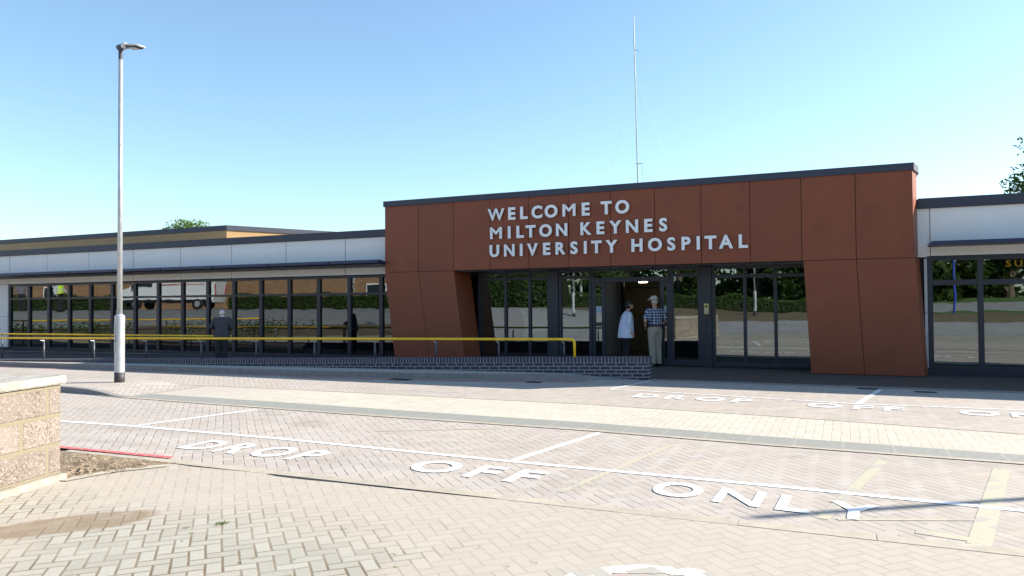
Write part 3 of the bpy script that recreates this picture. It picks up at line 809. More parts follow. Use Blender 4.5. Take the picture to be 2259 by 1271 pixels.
def rails():
    dirv = Vector((1, .10555, 0)).normalized()
    def rz(x): return .83 + (x+5.23)*.0051
    root = empty('handrail', (-5.2, -2.5, 0), 0, 'long yellow handrail on grey posts along the top of the brick ramp wall', 'handrail')
    bm = bmesh.new(); off = Vector((-5.2, -2.5, 0)); y_off = .05
    xe = -5.23
    pts = [(-27, wy(-27)+y_off, rz(-27)), (-16, wy(-16)+y_off, rz(-16)), (xe-.09, wy(xe)+y_off, rz(xe)), (xe-.03, wy(xe)+y_off, rz(xe)-.012), (xe+.0, wy(xe)+y_off, rz(xe)-.05), (xe+.003, wy(xe)+y_off, rz(xe)-.1), (xe+.006, wy(xe)+y_off, .45)]
    tube(bm, [Vector(p)-off for p in pts], .029, 12)
    new('top_rail', bm, M_yel, root, smooth=True)
    for x in [-25.5, -23.8, -22.0, -20.223, -18.452, -16.698, -14.954, -13.304, -11.652, -10.031, -8.476, -6.973, -5.49]:
        bm = bmesh.new(); y = wy(x) + .15; zb = .477+(x+3.657)*.0186
        tube(bm, [Vector((x, y, zb-.02))-off, Vector((x, y, rz(x)-.10))-off], .024, 10)
        p = new('post', bm, M_postg, root, smooth=True)
        bm = bmesh.new()
        tube(bm, [Vector((x, y, rz(x)-.10))-off, Vector((x, y-.01, rz(x)-.075))-off, Vector((x+.0, wy(x)+y_off, rz(x)-.065))-off, Vector((x, wy(x)+y_off, rz(x)-.02))-off], [.022, .014, .010, .010], 8)
        new('bracket', bm, M_steel, p, smooth=True)
    # second rail on the far side of the ramp
    r2 = empty('handrail', (-17, -2.6, 0), 0, 'rear yellow handrail with grey lower bars, ending behind the lamp post side of the ramp', 'handrail')
    r2['label'] = 'second yellow handrail behind the first, with grey lower bars at the left edge'
    def y2(x): return -2.35 + (x+16)*.10
    def z2(x): return .78 + (x+16)*-.0015
    bm = bmesh.new(); o2 = Vector((-17, -2.6, 0))
    tube(bm, [Vector((x, y2(x), z2(x)))-o2 for x in (-30, -23, -15.3, -15.24, -15.2)], [.024]*5, 10)
    new('top_rail', bm, M_yel, r2, smooth=True)
    for dz in (.12, .26):
        bm = bmesh.new(); tube(bm, [Vector((x, y2(x), dz))-o2 for x in (-30, -15.2)], .016, 8); new('lower_bar', bm, M_postg, r2, smooth=True)
    for x in (-27.6, -23.6, -20.05, -15.6):
        bm = bmesh.new(); tube(bm, [Vector((x, y2(x), .0))-o2, Vector((x, y2(x), z2(x)-.02))-o2], .018, 8); new('post', bm, M_postg, r2, smooth=True)
rails()

# ------------------------------------------------------------ lamp posts and mast
def lamp(loc, label, h=6.75, proto=None):
    if proto:
        r = proto.copy(); col.objects.link(r); r.location = loc; r['label'] = label
        for ch in proto.children:
            c = ch.copy(); col.objects.link(c); c.parent = r
            for gch in ch.children:
                d = gch.copy(); col.objects.link(d); d.parent = c
        return r
    root = empty('street_lamp', loc, 0, label, 'street lamp', 'street lamps around the drop off area')
    bm = bmesh.new(); tube(bm, [(0, 0, -.03), (0, 0, .20)], .097, 20); new('base_band', bm, plain('lamp_base_black', (.045, .04, .042), .6, 0, .3, 14), root, smooth=True)
    bm = bmesh.new(); tube(bm, [(0, 0, .20), (0, 0, 1.17), (0, 0, 1.20), (0, 0, 1.33), (0, 0, 1.37)], [.094, .094, .096, .096, .052], 20)
    b = new('base_section', bm, M_steel, root)
    bm = bmesh.new(); A = [R(-150+7*k) for k in range(10)]
    pr_ = None
    for a in A:
        c = [bm.verts.new((.1*math.cos(a), .1*math.sin(a), z)) for z in (.62, 1.17)]
        if pr_: bm.faces.new((pr_[0], c[0], c[1], pr_[1]))
        pr_ = c
    new('access_door', bm, M_steel, b)
    new('id_plate', B((-.045, .0, -.107, -.1, .82, .835)), M_blk, b)
    bm = bmesh.new(); tube(bm, [(0, 0, 1.36), (.0, 0, h-.2)], [.050, .040], 16); new('shaft', bm, M_steel, root, smooth=True)
    bm = bmesh.new(); tube(bm, [(0, 0, h-.22), (0, 0, h-.02)], .042, 14); tube(bm, [(-.07, 0, h+.03), (.07, 0, h+.03)], [.055, .062], 12); tube(bm, [(0, 0, h-.05), (0, 0, h+.02)], [.045, .06], 12)
    new('bracket', bm, plain('bracket_dark', (.05, .055, .08), .5), root)
    bm = bmesh.new()
    tube(bm, [(.05, 0, h+.035), (.10, 0, h+.04), (.16, 0, h+.035), (.21, 0, h+.02)], [(.05, .05), (.068, .07), (.062, .09), (.038, .10)], 16, ref=Vector((0, 0, 1)))
    tube(bm, [(.19, 0, h+.02), (.26, 0, h+.018), (.45, 0, h-.012), (.575, 0, h-.035), (.61, 0, h-.042)], [(.03, .10), (.028, .13), (.024, .135), (.018, .12), (.010, .09)], 16, ref=Vector((0, 0, 1)))
    hd = new('lamp_head', bm, plain('head_silver', (.62, .62, .63), .35, .3, .05), root, smooth=True)
    bm = bmesh.new(); hexa(bm, [(.25, -.1, h-.035), (.25, .1, h-.035), (.54, .085, h-.062), (.54, -.085, h-.062)], [(.25, -.1, h-.005), (.25, .1, h-.005), (.54, .085, h-.03), (.54, -.085, h-.03)])
    bmesh.ops.recalc_face_normals(bm, faces=bm.faces[:]); new('bezel', bm, M_blk, hd)
    bm = bmesh.new(); hexa(bm, [(.28, -.07, h-.045), (.28, .07, h-.045), (.47, .065, h-.062), (.47, -.065, h-.062)], [(.28, -.07, h-.036), (.28, .07, h-.036), (.47, .065, h-.055), (.47, -.065, h-.055)])
    bmesh.ops.recalc_face_normals(bm, faces=bm.faces[:]); new('lens', bm, plain('lens_pale', (.6, .6, .58), .3), hd)
    return root
L0 = lamp((-13.28, -7.2, .085), 'tall grey street lamp with black foot on the near island')
def add_shadow_pole():  # headless stand-in for an unseen street lamp, added for its thin shadow
    root = empty('shadow_pole', (9.55, -4.78, 0), 0, 'unseen grey pole added beyond the right edge to cast the thin shadow across the white line', 'pole')
    bm = bmesh.new(); tube(bm, [(0, 0, -.1), (0, 0, 6.6)], [.060, .045], 14); new('shaft', bm, M_steel, root, smooth=True)
    bm = bmesh.new(); tube(bm, [(0, 0, 6.6), (0, 0, 6.68)], [.06, .02], 14); new('cap', bm, M_steel, root)
add_shadow_pole()
lamp((-13.84, -20.14, terr(-13.84, -20.14)), 'street lamp mirrored in the pane left of the entrance doors', proto=L0)
lamp((-15.99, -27.93, terr(-15.99, -27.93)), 'more distant street lamp mirrored in the pane left of the doors', proto=L0)
lamp((-4.46, -24.28, terr(-4.46, -24.28)), 'street lamp mirrored behind the hedge in the middle right entrance pane', proto=L0)
def mast():
    root = empty('radio_mast', (-6.48, 8, 3.7), 0, 'thin guyed radio mast rising behind the entrance roof', 'mast')
    o = Vector((-6.48, 8, 3.7)); m = plain('mast_grey', (.22, .23, .23), .5, .3)
    bm = bmesh.new(); tube(bm, [Vector(p)-o for p in ((-6.47, 8, 3.4), (-6.482, 8, 5.855), (-6.55, 8, 10.7))], [.022, .020, .016], 8); new('pole', bm, m, root)
    bm = bmesh.new(); tube(bm, [Vector(p)-o for p in ((-6.553, 8, 10.7), (-6.565, 8, 11.78))], [.022, .012], 8); new('whip_antenna', bm, m, root)
    bm = bmesh.new(); tube(bm, [Vector(p)-o for p in ((-6.545, 8, 10.57), (-6.39, 8, 10.50))], .009, 6); tube(bm, [Vector(p)-o for p in ((-6.53, 8, 6.51), (-6.31, 8, 6.50))], .012, 6); new('cross_arm', bm, m, root)
    bm = bmesh.new(); tube(bm, [Vector(p)-o for p in ((-6.315, 8, 6.52), (-6.29, 8, 6.0), (-6.25, 8, 3.4))], .007, 6); new('cable', bm, m, root)
    mg = plain('guy_wire', (.55, .58, .60), .5)
    for a, b in (((-6.552, 8, 9.76), (-8.3, 8.6, 5.0)), ((-6.552, 8, 9.76), (-4.6, 8.6, 5.0)), ((-6.54, 8, 8.14), (-8.6, 7.2, 5.0)), ((-6.54, 8, 8.14), (-5.0, 9.4, 5.0))):
        bm = bmesh.new(); tube(bm, [Vector(a)-o, Vector(b)-o+Vector((0, 0, -1.2))], .0012, 4); new('guy_wire', bm, mg, root)
mast()

# ------------------------------------------------------------ foreground block wall
def block_wall():
    P0 = Vector((-6.66, -13.05, 0)); ang = math.atan2(-.97, .25)
    root = empty('block_wall', P0, ang, 'rough pink stone block wall with pale coping at the left edge', 'wall')
    mb = brickmat('roughcast_block', (.235, .195, .165), (.30, .255, .22), (.25, .215, .15), .58, .268, .022, bump=.8, rough=.95, grit=.35, spec=.2)
    # local x runs toward the camera along the face, local -y... face is on local +y side
    T = -1.0
    bm = B((0, 4.6, T, 0, .06, .885), bev=.006); o = new('block_courses', bm, mb, root)
    uvset(o, lambda c, n: ((c.x+.42) if abs(n.y) > .5 or abs(n.z) > .5 else (c.y+.3), c.z+.20))
    m1 = plain('footing_concrete', (.33, .30, .24), .95, 0, .25, 7, bump=.5)
    new('footing', B((-.02, 4.6, T-.02, .06, -.05, .06), bev=.012), m1, root)
    g = G('coping_concrete'); v = g.coord(); n = g.noise(v, 7, 6, .65)
    vo = g.n('ShaderNodeTexVoronoi'); vo.inputs['Scale'].default_value = 60; g.put(vo.inputs['Vector'], v)
    c = g.mix(g.ramp(n, .35, .65), (.27, .25, .21), (.45, .43, .39))
    c = g.mix(g.ramp(g.mt('MULTIPLY', vo.outputs[0], g.noise(v, 20, 4)), .30, .42, 0, .45), c, (.2, .16, .12))
    g.bsdf(c, .9, 0, g.bump(g.mt('ADD', n, vo.outputs[0]), .6, .012))
    x = -.03; bm = bmesh.new()
    bm = B((-.035, .86, T-.03, .035, .887, .965), bev=.01); new('coping_slab', bm, g.m, root)
    for k in range(4): new('coping_slab', B((.87+.9*k, 1.76+.9*k, T-.03, .035, .887, .965), bev=.01), g.m, root)
block_wall()

# ------------------------------------------------------------ people
def remesh(bm, vox=.014, smooth=4):
    me = bpy.data.meshes.new('r'); bm.to_mesh(me); bm.free()
    o = bpy.data.objects.new('r', me); col.objects.link(o)
    m = o.modifiers.new('m', 'REMESH'); m.mode = 'VOXEL'; m.voxel_size = vox
    s = o.modifiers.new('s', 'SMOOTH'); s.iterations = smooth; s.factor = .5
    bpy.context.view_layer.update()
    r = bpy.data.meshes.new_from_object(o.evaluated_get(bpy.context.evaluated_depsgraph_get()))
    bpy.data.objects.remove(o); bpy.data.meshes.remove(me)
    b = bmesh.new(); b.from_mesh(r); bpy.data.meshes.remove(r); return b
def ell(bm, c, r, rot=None):
    m = Matrix.Translation(c)
    if rot: m = m @ rot
    bmesh.ops.create_icosphere(bm, subdivisions=3, radius=1, matrix=m @ Matrix.Diagonal((*r, 1)))
XR = Vector((1, 0, 0))
def hand(bm, wrist, d, side, palm_n, s=1.):
    # palm plus four bent fingers and a thumb leaving its side
    d = d.normalized(); side = side.normalized(); pn = palm_n.normalized()
    tube(bm, [wrist, wrist+d*.03*s, wrist+d*.085*s], [(.026, .018), (.038, .015), (.040, .013)], 10, ref=side)
    for k, (ln, o) in enumerate(((.066, .030), (.075, .010), (.070, -.010), (.055, -.029))):
        p = wrist + d*.08*s + side*o*s
        q = p + d*ln*.5*s + pn*.008; r = q + (d*.6+pn*.8).normalized()*ln*.5*s
        tube(bm, [p, q, r], [.0095, .0088, .0075], 8)
    p = wrist + d*.025*s + side*.03*s
    tube(bm, [p, p+(side+d*.7).normalized()*.04*s, p+(side*.5+d+pn*.4).normalized()*.07*s], [.012, .011, .009], 8)
def person(label, loc, az, kind, h=1.75, cat='person'):
    k = h/1.75
    cfg = dict(suit=dict(lean=.10, headdrop=.07, heady=-.06, hx=.02), plaid=dict(lean=.01, headdrop=.0, heady=-.02, hx=0), coat=dict(lean=.07, headdrop=.015, heady=-.03, hx=0), vest=dict(lean=.0, headdrop=0, heady=-.01, hx=0), plainman=dict(lean=.03, headdrop=0, heady=-.01, hx=0))[kind]
    ln = cfg['lean']
    fem = kind == 'coat'; wd = {'coat': 1.18, 'suit': 1.12, 'plaid': 1.04, 'vest': 1.1, 'plainman': 1.}[kind]
    def P(x, y, z):   # forward lean grows with height above the hip (front is -y)
        return Vector((x, y - ln*max(0, z-.95)/.6, z))
    skin = plain('skin', (.46, .25, .18), .55, 0, .06, 10)
    rot = R(180-az)
    hc = P(cfg['hx'], cfg['heady'], 1.635 - cfg['headdrop'])
    # arm joints per pose: (shoulder, elbow, wrist, dir)
    sx = .185*wd
    arms = {
     'suit': [[P(-sx, 0, 1.40), P(-.29, -.02, 1.14), P(-.15, -.24, 1.06)], [P(sx, 0, 1.40), P(.32, -.02, 1.15), P(.17, -.26, 1.08)]],
     'plaid': [[P(-sx, 0, 1.40), P(-.30, .04, 1.14), P(-.17, -.14, .98)], [P(sx, 0, 1.40), P(.31, .05, 1.13), P(.20, -.12, .97)]],
     'coat': [[P(-sx, 0, 1.38), P(-.27, .0, 1.11), P(-.24, -.09, .87)], [P(sx, 0, 1.38), P(.27, .0, 1.11), P(.24, -.10, .87)]],
     'vest': [[P(-sx, 0, 1.40), P(-.32, .0, 1.15), P(-.28, -.16, 1.02)], [P(sx, 0, 1.40), P(.30, .02, 1.12), P(.27, -.06, .88)]],
     'plainman': [[P(-sx, 0, 1.40), P(-.28, .02, 1.12), P(-.25, -.08, .88)], [P(sx, 0, 1.40), P(.28, -.02, 1.14), P(.22, -.24, 1.10)]]}[kind]
    legx = .10 if kind != 'plaid' else .085
    # ---- body
    bm = bmesh.new()
    for s in (-1, 1):
        tube(bm, [P(s*.09, 0, .95), P(s*legx, -.01, .50), P(s*legx, .015, .30), P(s*legx, .02, .06)], [.085, .058, .052, .036], 12)
        tube(bm, [P(s*legx, .05, .04), P(s*legx, -.03, .045), P(s*legx*1.1, -.15, .03)], [.035, .042, .028], 10)
    tube(bm, [P(0, 0, .90), P(0, 0, 1.05), P(0, .0, 1.22), P(0, .0, 1.36), P(0, 0, 1.44)], [(.14*wd, .10*wd), (.13*wd, .095*wd), (.15*wd, .105*wd), (.13, .085), (.06, .06)], 18, ref=XR)
    neck0 = P(0, .01, 1.43)
    tube(bm, [neck0, neck0.lerp(hc, .5)+Vector((0, .005, 0)), hc], [.062, .055, .05], 12)
    tilt = Matrix.Rotation({'suit': R(38), 'coat': R(5), 'plaid': R(8)}.get(kind, 0), 4, 'X')
    ell(bm, hc + Vector((0, 0, .015)), (.074, .092, .108), tilt)
    def H(x, y, z): return hc + tilt.to_3x3() @ Vector((x, y, z))
    ell(bm, H(0, -.045, -.055), (.052, .048, .055))
    tube(bm, [H(0, -.088, .02), H(0, -.106, -.02), H(0, -.098, -.03)], [.009, .016, .012], 8)
    for s in (-1, 1): ell(bm, H(s*.076, .008, -.005), (.012, .022, .034))
    ell(bm, H(0, -.092, -.06), (.022, .012, .008))
    for a, e, w_ in arms:
        tube(bm, [a, a.lerp(e, .5), e, e.lerp(w_, .5), w_], ([.052, .047, .040, .036, .026] if kind == 'plaid' else [.030, .032, .030, .028, .024]), 12)
        d = (w_-e).normalized(); sd_ = Vector((0, 0, 1)) if abs(d.z) < .8 else Vector((0, -1, 0))
        inw = Vector((-math.copysign(1, a.x), 0, 0))
        hand(bm, w_, d, (sd_ - d*sd_.dot(d)), inw)
    body = remesh(bm, .010, 2)
    root = new('person', body, skin, smooth=True)
    root.location = loc; root.rotation_euler = (0, 0, rot); root.scale = (k, k, k)
    tag(root, label, cat)
    def kid(name, bm, m, sm=True): return new(name, bm, m, root, smooth=sm)
    eyes = bmesh.new()
    for s in (-1, 1): ell(eyes, H(s*.03, -.082, .012), (.010, .008, .007))
    kid('eyes', eyes, M_blk)
    # ---- trousers
    tc = {'suit': (.022, .022, .028), 'plaid': (.33, .29, .23), 'coat': (.010, .010, .012), 'vest': (.02, .022, .03), 'plainman': (.02, .02, .025)}[kind]
    bm = bmesh.new()
    for s in (-1, 1):
        tube(bm, [P(s*.075, 0, .93), P(s*.09, .0, .80), P(s*legx, -.005, .50), P(s*legx, .015, .25), P(s*legx, .015, .065)], [(.115*wd, .12), (.108, .115), (.086, .088), (.078, .08), (.075, .082)], 16, ref=XR)
    tube(bm, [P(0, 0, .86), P(0, 0, .97), P(0, 0, 1.05)], [(.175*wd, .135*wd), (.172*wd, .13*wd), (.158*wd, .122*wd)], 20, ref=XR)
    kid('trousers', remesh(bm, .013, 3), plain('trouser_'+kind, tc, .85, 0, .12, 9, bump=.25))
    bm = bmesh.new()
    for s in (-1, 1): tube(bm, [P(s*legx, .085, .035), P(s*legx, .03, .05), P(s*legx, -.06, .045), P(s*legx*1.1, -.17, .028), P(s*legx*1.1, -.205, .024)], [.036, .046, .044, .036, .02], 12)
    kid('shoes', remesh(bm, .012, 2), M_blk)
    # ---- upper garment
    bm = bmesh.new()
    if kind == 'suit': hem, th, slv = .80, 1.0, 1.0
    elif kind == 'coat': hem, th, slv = .76, 1.12, .82
    else: hem, th, slv = 1.0, 1.0, (.34 if kind in ('plaid',) else .9)
    ring = [(hem, .225 if hem < .9 else .185, .165 if hem < .9 else .145), (.95, .205, .155), (1.08, .175, .14), (1.25, .198, .145), (1.36, .195, .13), (1.425, .135, .095), (1.455, .075, .075)]
    if kind == 'coat': ring = [(.74, .27, .21), (.9, .255, .20), (1.08, .225, .185), (1.25, .205, .16), (1.36, .185, .13), (1.42, .125, .095), (1.45, .07, .075)]
    ring = [r for r in ring if r[0] >= hem-.05]
    if ring[0][0] > .99 or hem > .99: ring = [(hem, .18, .142)] + [r for r in ring if r[0] > 1.02]
    sgn = wd if kind != 'coat' else 1.05
    tube(bm, [P(0, .0, r[0]) for r in ring], [(r[1]*sgn, r[2]*sgn) for r in ring], 24, ref=XR)
    for a, e, w_ in arms:
        if slv < .5:
            ell(bm, a+Vector((-.1*a.x, 0, -.012)), (.070, .070, .066)); tube(bm, [a, a.lerp(e, .45), a.lerp(e, .80)], [.066, .068, .072], 14)
        else:
            wr = e.lerp(w_, .92 if slv > .85 else .72)
            ell(bm, a+Vector((-.1*a.x, 0, -.012)), (.078, .076, .072)); tube(bm, [a, a.lerp(e, .5), e], [.074, .068, .060], 14)
            ell(bm, e, (.060, .060, .060)); tube(bm, [e, e.lerp(wr, .6), wr], [.059, .054, .048], 14)
    ub = remesh(bm, .012, 3)
    if kind == 'plaid':
        g = G('blue_plaid'); v = g.coord(); x, y, z = g.xyz(v)
        u = g.mt('ADD', x, g.mt('MULTIPLY', y, .35))
        def st(c, per, ph, wdt): return g.ramp(g.mt('ABSOLUTE', g.mt('SUBTRACT', g.mt('FRACT', g.mt('ADD', g.mt('DIVIDE', c, per), ph)), .5)), wdt, wdt+.03, 1, 0)
        c = g.mix(.0, (.030, .055, .16), (.05, .1, .2))
        for s_ in (u, z): c = g.mix(g.mt('MULTIPLY', st(s_, .068, .0, .13), .55), c, (.01, .015, .045))
        for s_ in (u, z): c = g.mix(g.mt('MULTIPLY', st(s_, .068, .5, .10), .62), c, (.62, .66, .74))
        g.bsdf(c, .85); mu = g.m
    elif kind == 'suit': mu = plain('suit_charcoal', (.052, .048, .058), .8, 0, .1, 30, bump=.3)
    elif kind == 'coat': mu = plain('pale_coat', (.62, .66, .80), .8, 0, .06, 10, bump=.3)
    elif kind == 'vest': mu = plain('shirt_pale', (.55, .58, .65), .8)
    else: mu = plain('grey_top', (.16, .16, .19), .8)
    kid({'suit': 'suit_jacket', 'coat': 'jacket', 'plaid': 'shirt'}.get(kind, 'top'), ub, mu)
    # ---- extras
    hair = bmesh.new()
    if kind == 'coat':
        ell(hair, H(0, .008, .045), (.088, .108, .090)); ell(hair, H(0, .045, -.02), (.090, .078, .10))
        kid('hair', remesh(hair, .012, 2), plain('hair_dark', (.018, .012, .010), .6, 0, .3, 60, bump=.5))
        gl = bmesh.new()
        for s in (-1, 1):
            bmesh.ops.create_circle(gl, radius=.022, segments=12, matrix=Matrix.Translation(H(s*.03, -.098, .01)) @ Matrix.Rotation(R(90), 4, 'X'))
            tube(gl, [H(s*.052, -.095, .012), H(s*.08, 0, .012)], .0025, 6)
            tube(gl, [H(s*.03+.024*math.cos(a), -.1, .008+.02*math.sin(a)) for a in [math.pi*2*q/10 for q in range(11)]], .0025, 6)
        kid('glasses', gl, M_blk, False)
        cf = bmesh.new(); a, e, w_ = arms[0]; tube(cf, [e.lerp(w_, .74), e.lerp(w_, .82)], [.040, .040], 12)
        a, e, w_ = arms[1]; tube(cf, [e.lerp(w_, .88), e.lerp(w_, .93)], [.034, .034], 12)
        kid('bracelet', cf, plain('bracelet_silver', (.7, .7, .7), .3, .7))
    elif kind == 'plaid':
        ell(hair, H(0, .03, -.02), (.080, .078, .075)); kid('hair', remesh(hair, .012, 1), plain('hair_grey', (.45, .43, .42), .7))
        ht = bmesh.new()
        tube(ht, [H(0, 0, .045), H(0, .005, .09), H(0, .008, .125), H(0, .008, .140)], [(.088, .105), (.084, .10), (.070, .085), (.04, .05)], 20, ref=XR)
        tube(ht, [H(0, -.005, .030), H(0, -.005, .048), H(0, 0, .056)], [(.150, .172), (.135, .155), (.09, .108)], 24, ref=XR)
        kid('sun_hat', remesh(ht, .009, 2), plain('hat_canvas', (.50, .47, .42), .85, 0, .06, 20))
        bt = bmesh.new(); tube(bt, [P(0, 0, 1.0), P(0, 0, 1.035)], [(.189*wd, .149*wd)]*2, 24, ref=XR); kid('belt', bt, M_blk)
    elif kind == 'suit':
        ell(hair, H(0, .022, .0), (.079, .085, .085)); kid('hair', remesh(hair, .010, 1), plain('hair_white', (.62, .60, .58), .7, 0, .1, 30))
        cl = bmesh.new(); tube(cl, [P(0, .004, 1.435), P(0, .0, 1.478)], [(.072, .074), (.064, .066)], 18, ref=XR); kid('shirt_collar', cl, plain('collar_white', (.75, .76, .8), .7))
    elif kind == 'vest':
        ell(hair, H(0, .015, .02), (.084, .098, .10)); kid('hair', remesh(hair, .014, 1), plain('hair_grey', (.3, .28, .27), .7))
        vb = bmesh.new(); rg = [(.93, .21, .165), (1.08, .20, .16), (1.25, .215, .162), (1.36, .212, .145), (1.43, .15, .11), (1.45, .09, .09)]
        tube(vb, [P(0, 0, r[0]) for r in rg], [(r[1]*wd, r[2]*wd) for r in rg], 22, ref=XR)
        g = G('hi_vis_yellow'); z = g.xyz(g.coord())[2]
        b1 = g.mt('COMPARE', z, 1.06, .025); b2 = g.mt('COMPARE', z, 1.18, .025)
        g.bsdf(g.mix(g.mt('MAXIMUM', b1, b2), (.62, .95, .02), (.55, .57, .58)), .6)
        kid('hi_vis_vest', remesh(vb, .016, 2), g.m)
    else:
        ell(hair, H(0, .015, .02), (.084, .098, .10)); kid('hair', remesh(hair, .014, 1), plain('hair_brown', (.06, .04, .03), .7))
    return root
person('stooping white haired man in dark suit behind the yellow handrail', (-15.35, -2.45, .006), -32, 'suit', 1.56)
person('man in blue plaid shirt, pale sun hat and beige trousers at the doors', (-4.27, .80, .012), -45, 'plaid', 1.745)
person('dark haired woman in glasses and long pale blue jacket facing the man in the hat', (-5.02, .82, .012), 62, 'coat', 1.66)
zt = terr(-39.2, -8.8)
person('person in yellow high visibility vest mirrored in the far left glazing', (-39.6, -8.8, terr(-39.6, -8.8)), 100, 'vest', 1.8)
person('person in grey top mirrored in the leftmost glazing bay', (-43.5, -9.2, terr(-43.5, -9.2)), 60, 'plainman', 1.75)

# ------------------------------------------------------------ vegetation
def leafmat(name, a, b):
    if name in MATS: return MATS[name]
    g = G(name); v = g.coord(); n = g.noise(v, 2.3, 3); gi = g.n('ShaderNodeNewGeometry').outputs['Random Per Island']
    c = g.mix(g.mt('ADD', g.mt('MULTIPLY', n, .5), g.mt('MULTIPLY', gi, .5)), a, b)
    x = g.bsdf(c, .6, spec=.25)
    tr = g.n('ShaderNodeBsdfTranslucent'); g.put(tr.inputs[0], g.mix(.5, c, (.16, .24, .03)))
    mx = g.n('ShaderNodeMixShader'); mx.inputs[0].default_value = .3
    g.t.links.new(x.outputs[0], mx.inputs[1]); g.t.links.new(tr.outputs[0], mx.inputs[2]); g.t.links.new(mx.outputs[0], g.out.inputs[0])
    MATS[name] = g.m; return g.m
def leaf(bm, p, s, up=None):
    a = Vector((rnd.gauss(0, 1), rnd.gauss(0, 1), rnd.gauss(0, .8))).normalized()
    b = a.cross(Vector((rnd.gauss(0, 1), rnd.gauss(0, 1), rnd.gauss(0, 1)))).normalized()
    bm.faces.new([bm.verts.new(p+q) for q in (-a*s, b*s*.42, a*s, -b*s*.42)])
def tree(name, loc, h, r, label, leafs=5000, ls=.10, green='leaf_mid', cols=((.030, .065, .014), (.095, .16, .035)), clumps=26, trunk_h=.35, group=None, flat=1.):
    root = empty(name, loc, rnd.uniform(0, 6), label, 'tree', group)
    bt = bmesh.new(); bark = plain('bark', (.12, .09, .065), .9, 0, .3, 12, bump=.6)
    tube(bt, [(0, 0, -.3), (.03, 0, h*.2), (-.04, .05, h*.5), (0, 0, h*.85)], [r*.09, r*.07, r*.045, r*.012], 9)
    cs = []
    for k in range(clumps):
        a = rnd.uniform(0, 6.28); t = rnd.random(); z = h*(trunk_h + (1-trunk_h)*t); rr = r*math.sin(math.pi*min(1, .18+t*.80))**.6*rnd.uniform(.35, .95)
        c = Vector((rr*math.cos(a), rr*math.sin(a), z - .06*h)); cs.append((c, rnd.uniform(.22, .42)*r))
        tube(bt, [(0, 0, max(.3, z-.25*h)), c*.55+Vector((0, 0, (z-.1*h)*.45)), c], [r*.03, r*.018, r*.006], 5)
    new('trunk', bt, bark, root)
    bm = bmesh.new()
    for _ in range(leafs):
        c, q = rnd.choice(cs); d = Vector((rnd.gauss(0, 1), rnd.gauss(0, 1), rnd.gauss(0, 1))).normalized()*q*rnd.random()**.45; d.z *= .7*flat
        leaf(bm, c+d, ls*rnd.uniform(.6, 1.3))
    new('crown', bm, leafmat(green, *cols), root)
    return root
tree('deciduous_tree', (7.8, 12.6, 0), 8.3, 2.9, 'leafy green tree beyond the roof at the right edge', 30000, .09, clumps=95, trunk_h=.12)
tree('deciduous_tree', (-34.9, 14.5, 0), 7.0, 2.1, 'sparse treetop peeping over the rear roof on the left', 3200, .085, 'leaf_light', ((.06, .12, .02), (.16, .26, .05)), clumps=30)
tree('deciduous_tree', (-34.66, 20.3, 0), 6.95, .5, 'single treetop tip just showing above the sunlit roof return', 500, .07, 'leaf_light', clumps=8)
# mirrored surroundings on the far side of the car park
for i, (x, y, h, r, lb) in enumerate(((-26, -46, 8, 4, 'broad tree behind the car park, first from the brick building'), (-19.5, -43, 7.5, 3.6, 'broad tree behind the car park, second from the brick building'), (-13, -46, 8, 4.2, 'broad tree behind the car park opposite the left entrance window'),
        (-6.5, -47, 8, 3.8, 'broad tree behind the car park opposite the doors'), (-1, -45, 8, 4, 'broad tree behind the car park opposite the intercom'), (5, -42, 8.5, 4, 'broad tree mirrored beside the blue post'), (11, -44, 9, 4.5, 'broad tree mirrored in the right hand wing glazing'), (18, -46, 9, 4.5, 'broad tree farthest right behind the car park'))):
    tree('car_park_tree', (x, y, terr(x, y)), h, r, lb, 4200, .34, 'leaf_far', ((.025, .05, .012), (.07, .11, .03)), 26, .02, 'trees behind the car park')
def hedge(A, Bp, w_, h, label, n, ls=.09):
    A = Vector(A); Bp = Vector(Bp); L = (Bp-A).length; d = (Bp-A)/L; s = Vector((-d.y, d.x))
    o = Vector((*A, terr(*A))); bm = bmesh.new()
    for _ in range(n):
        t = rnd.random(); u = rnd.uniform(-1, 1); v = rnd.random()
        if rnd.random() < .6: u = math.copysign(1, u)*rnd.uniform(.8, 1.05)
        else: v = rnd.uniform(.85, 1.05)
        p = A + d*L*t + s*u*w_/2
        hh = h*(1+.12*math.sin(t*L*1.3)+.08*math.sin(t*L*3.1))
        leaf(bm, Vector((p.x, p.y, terr(p.x, p.y) + v*hh))-o, ls*rnd.uniform(.6, 1.3))
    ob = new('hedge', bm, leafmat('hedge_leaf', (.02, .055, .012), (.10, .17, .035))); ob.location = o
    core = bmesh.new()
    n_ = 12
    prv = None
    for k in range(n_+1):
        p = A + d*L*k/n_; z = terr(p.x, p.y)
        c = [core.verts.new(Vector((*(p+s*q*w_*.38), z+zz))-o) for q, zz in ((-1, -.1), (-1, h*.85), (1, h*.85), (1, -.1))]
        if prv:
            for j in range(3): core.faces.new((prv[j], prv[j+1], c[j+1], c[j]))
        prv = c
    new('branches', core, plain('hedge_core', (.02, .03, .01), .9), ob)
    return tag(ob, label, 'hedge')
hedge((-16.5, -26.4), (3.2, -27.6), .9, .75, 'low clipped hedge by the soil strip, mirrored in the entrance glass', 9000, .07)
hedge((-36.5, -18.4), (-23.5, -22.0), 1.2, .85, 'dense hedge mirrored in the long wing glazing under the brick building', 9000, .08)
hedge((-23, -25), (-16, -24.5), 1.6, 2.4, 'tall rounded green hedge mirrored in the window left of the doors', 7000, .10)
hedge((-60, -14.5), (-44, -17.0), 1.2, .9, 'low hedge mirrored behind the high visibility vest', 5000, .09)

